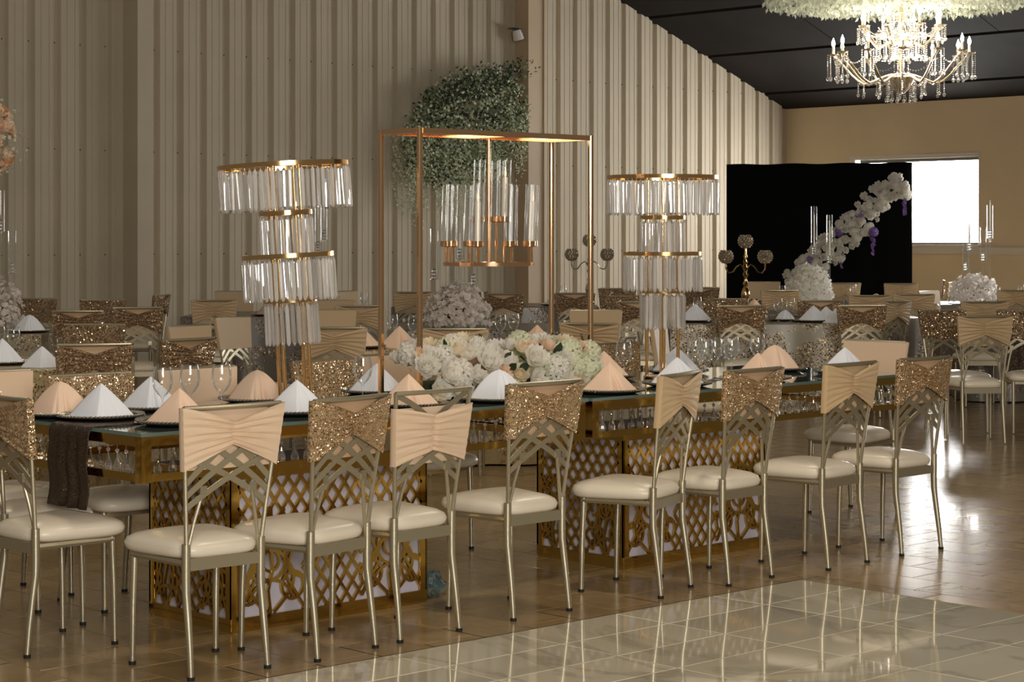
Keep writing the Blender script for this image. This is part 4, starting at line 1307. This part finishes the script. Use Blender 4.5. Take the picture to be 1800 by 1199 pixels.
# cards
x, y = W2(3.27, 21.45); c = part('place_card', MB().box(-.07, .07, -.002, .002, 0, .10).box(-.07, .07, .028, .032, 0, .10).box(-.07,.07,.002,.028,.095,.10), M_CARD, None, loc=(x, y, BH+.001), rz=FWD); tag(c, 'white folded card at the foot of the white flower ball', 'card')
# big standing flower arrangement cut by the left edge
x, y = W2(-4.16, 15.85)
t = thing('tall_flower_stand', 'peach and orange flower arrangement on a tall stand cut by the left edge', 'flowers', (x, y, BH), FWD)
m = MB(); m.lathe([(.0005,0),(.09,0),(.09,.01),(.012,.02),(.010,1.3),(.0005,1.3)], 14); part('stand', m, M_LGOLD, t, True)
rr = random.Random(55)
for k in range(64):
    d = Vector((rr.gauss(0,1), rr.gauss(0,1), rr.gauss(0,1))).normalized(); c = Vector((d.x*.27, d.y*.27, 1.47+d.z*.27))
    obj('bloom', BLOOM[rr.choice(['pp','rc','po','pp','pc'])], t, tuple(c), rot=tuple(d.to_track_quat('Z','Y').to_euler()), scale=1.3)
m = MB()
for k in range(90):
    d = Vector((rr.gauss(0,1), rr.gauss(0,1), rr.gauss(0,1))).normalized(); c = Vector((d.x, d.y, d.z))*rr.uniform(.33, .42)+Vector((0,0,1.47))
    floret(m, c, d, .022, rr, 4)
o = part('filler_sprigs', m, M_WIST, t); o['kind'] = 'stuff'

# ================================================================== BLACK BACKDROP WITH GARLAND
b0 = Vector((*W2((1277-900)/3600*25.6, 25.6), 0)); b1 = Vector((*W2((1603-900)/3600*24.9, 24.9), 0))
dirv = (b1-b0); BL = dirv.length; byaw = math.atan2(dirv.y, dirv.x)
bd = thing('photo_backdrop', 'large black photo backdrop standing in front of the window', 'backdrop', tuple(b0), byaw)
m = MB(); P = []
for i in range(25):
    x = BL*i/24; P.append([(x, .01*sin(i*1.7)+.006*sin(i*.6), z) for z in (.01, .6, 1.2, 1.8, 2.34+.006*sin(i*.9))])
m.grid(P)
cl = part('black_fabric', m, M_BACKDROP, bd, 'all'); cl.modifiers.new('thickness', 'SOLIDIFY').thickness = .012
for x in (.03, BL-.03):
    part('support_pole', MB().tube([(x, .06, 0), (x, .06, 2.33)], .015, 8), M_DFRAME, bd, True)
    part('support_foot', MB().box(x-.03, x+.03, -.2, .35, 0, .015), M_DFRAME, bd)
part('crossbar', MB().tube([(.03, .06, 2.32), (BL-.03, .06, 2.32)], .015, 8), M_DFRAME, bd, True)
ga = thing('flower_garland', 'white flower garland with violet blooms arching up across the black backdrop', 'garland', tuple(b0+Vector((0,0,0))), byaw)
def P_on(px, py):   # point of the backdrop plane seen at that place of the photograph
    k = (px-900)/3600.0
    # solve b0 + t*dir on ray
    rx_, ry_ = CP*k+SP, -SP*k+CP
    den = dirv.x*ry_ - dirv.y*rx_
    tt = -(b0.x*ry_ - b0.y*rx_)/den
    p = b0+dirv*tt; Z = p.x*SP+p.y*CP
    return tt*BL, CAMZ-(py-414.0)*Z/3600
path = [(1395, 505), (1425, 480), (1450, 450), (1475, 425), (1500, 402), (1522, 380), (1545, 350), (1570, 332), (1596, 324)]
pts = [P_on(*q_) for q_ in path]
rr = random.Random(77)
m = MB()
for i in range(len(pts)-1):
    (xa, za), (xb, zb) = pts[i], pts[i+1]
    for k in range(36):
        u = rr.random(); x_ = lerp(xa, xb, u); z_ = lerp(za, zb, u)
        wdt = lerp(.20, .14, (i+u)/8)
        ox = rr.uniform(-1, 1)*wdt; dx, dz = xb-xa, zb-za; l = math.hypot(dx, dz)
        x_ += -dz/l*ox; z_ += dx/l*ox; x_ = min(x_, BL-.04)
        y_ = -.05-.09*math.sqrt(max(0, 1-(ox/wdt)**2))
        n = Vector((rr.uniform(-.5,.5), -1, rr.uniform(-.2,.8))).normalized()
        kind = rr.choice(['pw','rw','hw','pw','rw','hw','pw'])
        obj('bloom', BLOOM[kind], ga, (x_, y_, z_), rot=tuple(n.to_track_quat('Z','Y').to_euler()), scale=rr.uniform(.6, .95))
    m.tube([(xa, -.04, za), (xb, -.04, zb)], .03, 6)
part('garland_core', m, M_LEAF, ga)
for (px, py) in ((1515, 377), (1478, 408), (1428, 457), (1538, 408), (1400, 507)):
    x_, z_ = P_on(px, py); obj('bloom', BLOOM['pv'], ga, (x_, -.12, z_), rot=(pi/2, 0, 0), scale=1.25)
for (px, pa, pb_) in ((1592, 345, 378), (1481, 425, 470), (1536, 412, 448)):
    m = MB()
    for k in range(46):
        u = rr.random(); x_, z_ = P_on(px+rr.uniform(-4, 4)*(1-.6*u), lerp(pa, pb_, u))
        floret(m, Vector((x_, -.08+rr.uniform(-.02,.02), z_)), Vector((rr.uniform(-1,1), -1, rr.uniform(-.5,.5))).normalized(), .020, rr, 4)
    o = part('hanging_strand', m, M_FV, ga); o['kind'] = 'stuff'; o['label'] = 'violet wisteria strand'

# ================================================================== GREENERY ON THE WALL
gr = thing('hanging_greenery', 'big hanging bunch of green leaves and pale wisteria on the wall beside the column', 'greenery', (17.0, 18.5, 2.6), 0)
rr = random.Random(91); m1, m2, m3 = MB(), MB(), MB()
def leafq(m, c, d, l, w):
    d = d.normalized(); s_ = d.cross(Vector((rr.uniform(-1,1), rr.uniform(-1,1), rr.uniform(-1,1)))).normalized()*w
    m.quad(c, c+d*l*.5+s_, c+d*l, c+d*l*.5-s_)
def green_ok(c): return c.x < .72 and c.y < .14
n = 0
while n < 5200:
    d = Vector((rr.gauss(0,1), rr.gauss(0,1), rr.gauss(0,1))).normalized()
    f_ = rr.uniform(.35, 1.0)**.5
    # broad at the top right, drooping to the left
    c = Vector((-.32+d.x*f_*1.02, -.12+d.y*f_*.26, .18+d.z*f_*.74 + .25*(d.x)*f_))
    if not green_ok(c): continue
    n += 1
    q_ = rr.random()
    dd = Vector((rr.uniform(-1,1), rr.uniform(-1,.4), rr.uniform(-1.2,.6)))
    if q_ < .26: leafq(m1, c, dd, .055, .013)
    elif q_ < .58: leafq(m2, c, dd, .06, .016)
    else: leafq(m3, c, dd, .045, .017)
for k in range(120):   # sprigs that stand out over the top
    x0_ = rr.uniform(-1.0, .66); base = Vector((x0_, -.15, .55+.32*x0_+.1*rr.random())); dr = Vector((rr.uniform(-.7,.5), rr.uniform(-.5,.1), rr.uniform(.25,1))).normalized()
    for j in range(9):
        c = base+dr*j*.032
        if green_ok(c): leafq(m1 if k % 3 else m2, c, dr+Vector((rr.uniform(-1,1), rr.uniform(-1,1), rr.uniform(-.6,.6))), .05, .012)
for k in range(120):   # hanging wisteria strands
    x0_ = rr.uniform(-1.34, .68); y0_ = rr.uniform(-.32, .08); top = rr.uniform(-.05, .45)+.2*x0_; ln = rr.uniform(.35, .95)*(1.0 if x0_ < -.2 else .8)
    for j in range(int(ln/.016)):
        z_ = top-j*.016; tp = 1-j*.016/ln
        c = Vector((x0_+rr.uniform(-.045,.045)*(.35+tp), y0_+rr.uniform(-.04,.04), z_))
        if green_ok(c): leafq(m3, c, Vector((rr.uniform(-1,1), rr.uniform(-1,1), rr.uniform(-1.2,.1))), .034, .013)
for nm, mm, mat in (('dark_leaves', m1, M_LEAF), ('green_leaves', m2, M_LEAF2), ('wisteria_florets', m3, M_WIST)):
    o = part(nm, mm, mat, gr); o['kind'] = 'stuff'
part('branch', MB().tube([(.6, .1, .1), (.1, -.05, .35), (-.6, -.1, .3), (-1.1, -.1, .0)], [.03,.025,.02,.01], 6), M_TWIG, gr)
# flood lamp by the column
t = thing('flood_lamp', 'small white flood lamp on the wall beside the tan column near the top', 'lamp', (17.62, 18.52, 3.96), 0)
part('bracket', MB().tube([(0.13, .0, .02), (.04, -.02, .03)], .015, 8), M_CORD, t, True)
m = MB(); m.lathe([(.0005,.0),(.05,.005),(.062,.05),(.07,.13),(.062,.13),(.045,.03),(.0005,.02)], 18); m.xform(Matrix.Rotation(D(160), 4, 'Y'))
part('shade', m, M_CORD, t, True, loc=(0, -.03, .06))
part('visor', MB().box(-.09, .05, -.10, .04, .07, .078), M_DFRAME, t)

# ================================================================== CHANDELIER
chx, chy = 15.2, 10.94
ch = thing('chandelier', 'two-tier gold and crystal chandelier with lit candle bulbs', 'chandelier', (chx, chy, 2.6), 0)
ctop = ceil_z(chx)
prof = [(.0005,.12),(.03,.13),(.075,.17),(.115,.24),(.125,.27),(.06,.285),(.028,.31),(.022,.40),(.05,.43),(.03,.47),(.025,.56),(.06,.585),(.085,.64),(.03,.66),(.022,.75),(.05,.80),(.018,.84),(.014,.95),(.0005,.95)]
m = MB(); m.lathe(prof, 20); part('centre_stem', m, M_CHGOLD, ch, True)
part('suspension_rod', MB().tube([(0,0,.94),(0,0,ctop-2.6+.02)], .012, 8), M_DFRAME, ch, True)
BEAD = MB()
for k in range(11): BEAD.ball((0,0,-.018*k), .0072, 5, 4)
BEAD.ball((0,0,-.018*11-.012), .016, 6, 5, 1.4); BEADM = BEAD.mesh('bead_strand', M_CRYS)
BEAD2 = MB()
for k in range(6): BEAD2.ball((0,0,-.018*k), .0072, 5, 4)
BEAD2.ball((0,0,-.018*6-.010), .014, 6, 5, 1.4); BEAD2M = BEAD2.mesh('bead_strand', M_CRYS)
DISH = MB(); DISH.lathe([(.0005,-.004),(.03,.0),(.05,.012),(.055,.018),(.03,.006),(.0005,.004)], 12); DISHM = DISH.mesh('drip_dish', M_CHGOLD, True)
SLV = MB(); SLV.lathe([(.0005,.0),(.013,.0),(.013,.085),(.0005,.085)], 10); SLVM = SLV.mesh('candle_sleeve', M_WAX, True)
BUL = MB(); BUL.lathe([(.0005,.083),(.012,.095),(.017,.112),(.012,.135),(.004,.155),(.0005,.165)], 10); BULM = BUL.mesh('bulb', M_BULB, True)
def tier(nn, R, z0, zc, dip, a0, strand):
    for k in range(nn):
        a = a0+2*pi*k/nn; ca, sa = cos(a), sin(a)
        pts = []
        for i in range(11):
            u = i/10; r_ = lerp(.05, R, u)
            z_ = z0 + (zc-z0)*u**3 - dip*sin(pi*min(1, u*1.15))*(1 if u < .87 else .4) + .05*sin(2*pi*u)*(u < .5)
            pts.append((r_*ca, r_*sa, z_))
        pts[-1] = (R*ca, R*sa, zc)
        arm = part('arm', MB().tube(pts, .010, 7), M_CHGOLD, ch, True)
        obj('drip_dish', DISHM, arm, (R*ca, R*sa, zc)); obj('candle_sleeve', SLVM, arm, (R*ca, R*sa, zc)); obj('bulb', BULM, arm, (R*ca, R*sa, zc))
        for q_ in range(6):
            b = a+q_*pi/3; obj('bead_strand', strand, arm, (R*ca+.05*cos(b), R*sa+.05*sin(b), zc+.006))
        for u in (.35, .62):
            i = int(u*10); obj('bead_strand', BEAD2M, arm, (pts[i][0], pts[i][1], pts[i][2]-.012))
tier(12, .60, .30, .47, .11, .13, BEADM)
tier(8, .36, .58, .71, .06, .3, BEAD2M)
for k in range(14):
    a = 2*pi*k/14
    part('swag_beads', MB().tube([(lerp(.06,.34,i/8)*cos(a), lerp(.06,.34,i/8)*sin(a), .80-.10*i/8-.10*sin(pi*i/8)) for i in range(9)], .006, 5), M_CRYS, ch)
for R_, z_, n_ in ((.60, .475, 12), (.36, .715, 8)):      # bead swags from cup to cup
    for k in range(n_):
        a, b = (.13 if n_ == 12 else .3)+2*pi*k/n_, (.13 if n_ == 12 else .3)+2*pi*(k+1)/n_
        m = MB()
        for i in range(1, 12):
            u = i/12; m.ball((lerp(R_*cos(a), R_*cos(b), u), lerp(R_*sin(a), R_*sin(b), u), z_-.10*4*u*(1-u)), .008, 5, 4)
        part('swag_beads', m, M_CRYS, ch)
for R_, z_, n_ in ((.13, .28, 14), (.22, .66, 18), (.10, .84, 12)):
    for k in range(n_):
        a = 2*pi*k/n_; obj('bead_strand', BEADM, ch, (R_*cos(a), R_*sin(a), z_))
    m = MB(); m.lathe([(R_-.006, z_), (R_+.006, z_), (R_+.006, z_+.008), (R_-.006, z_+.008)], 24, closed=True); part('strand_hoop', m, M_CHGOLD, ch, True)
l = point('chandelier_light', (chx, chy, 3.10), 34, (1.0, .90, .76), .25)
l2 = point('chandelier_light', (chx, chy, 3.40), 3, (1.0, .92, .80), .15)
# flower cloud above
fc = thing('flower_cloud', 'broad disc of hanging white flowers on the ceiling above the chandelier', 'flowers', (chx, chy, 3.5), 0)
m = MB(); rr = random.Random(101)
for k in range(9500):
    r_ = 1.22*math.sqrt(rr.random()); a = rr.uniform(0, 2*pi)
    if r_ < .12: continue
    e_ = 1 if r_ < 1.0 else .4
    z_ = rr.uniform(-.06, .16)*e_ + .06
    d = Vector((rr.uniform(-1,1), rr.uniform(-1,1), rr.uniform(-1.3,.2)))
    c = Vector((r_*cos(a), r_*sin(a), z_)); d.normalize(); s_ = d.cross(Vector((rr.uniform(-1,1), rr.uniform(-1,1), rr.uniform(-1,1)))).normalized()*.013
    m.quad(c, c+d*.026+s_, c+d*.055, c+d*.026-s_)
o = part('hanging_petals', m, M_CLOUD, fc); o['kind'] = 'stuff'
m = MB(); m.lathe([(.10,.14),(1.15,.14),(1.15,.16),(.10,.16)], 40, closed=True); part('backing_disc', m, M_CLOUD, fc)
for k in range(4):
    a = pi/4+k*pi/2; xx, yy = .9*cos(a), .9*sin(a)
    part('suspension_wire', MB().tube([(xx, yy, .15), (xx, yy, ceil_z(chx+xx)-3.5)], .003, 5), M_DFRAME, fc)

# ================================================================== PLASTIC BAG UNDER THE TABLE
rr = random.Random(4); m = MB(); rows = []
for i in range(9):
    th = pi*i/8; row = []
    for k in range(18):
        a = 2*pi*k/18; q_ = 1+rr.uniform(-.28, .28)
        row.append((.085*sin(th)*cos(a)*q_, .06*sin(th)*sin(a)*q_, max(.0, .045-.048*cos(th)*q_)))
    row.append(row[0]); rows.append(row)
m.grid(rows)
bag = part('plastic_bag', m, M_BAG, None, loc=(5.45, 6.22, 0.001), rz=.5); tag(bag, 'crumpled clear plastic bag on the floor right of the left pedestal', 'plastic bag')
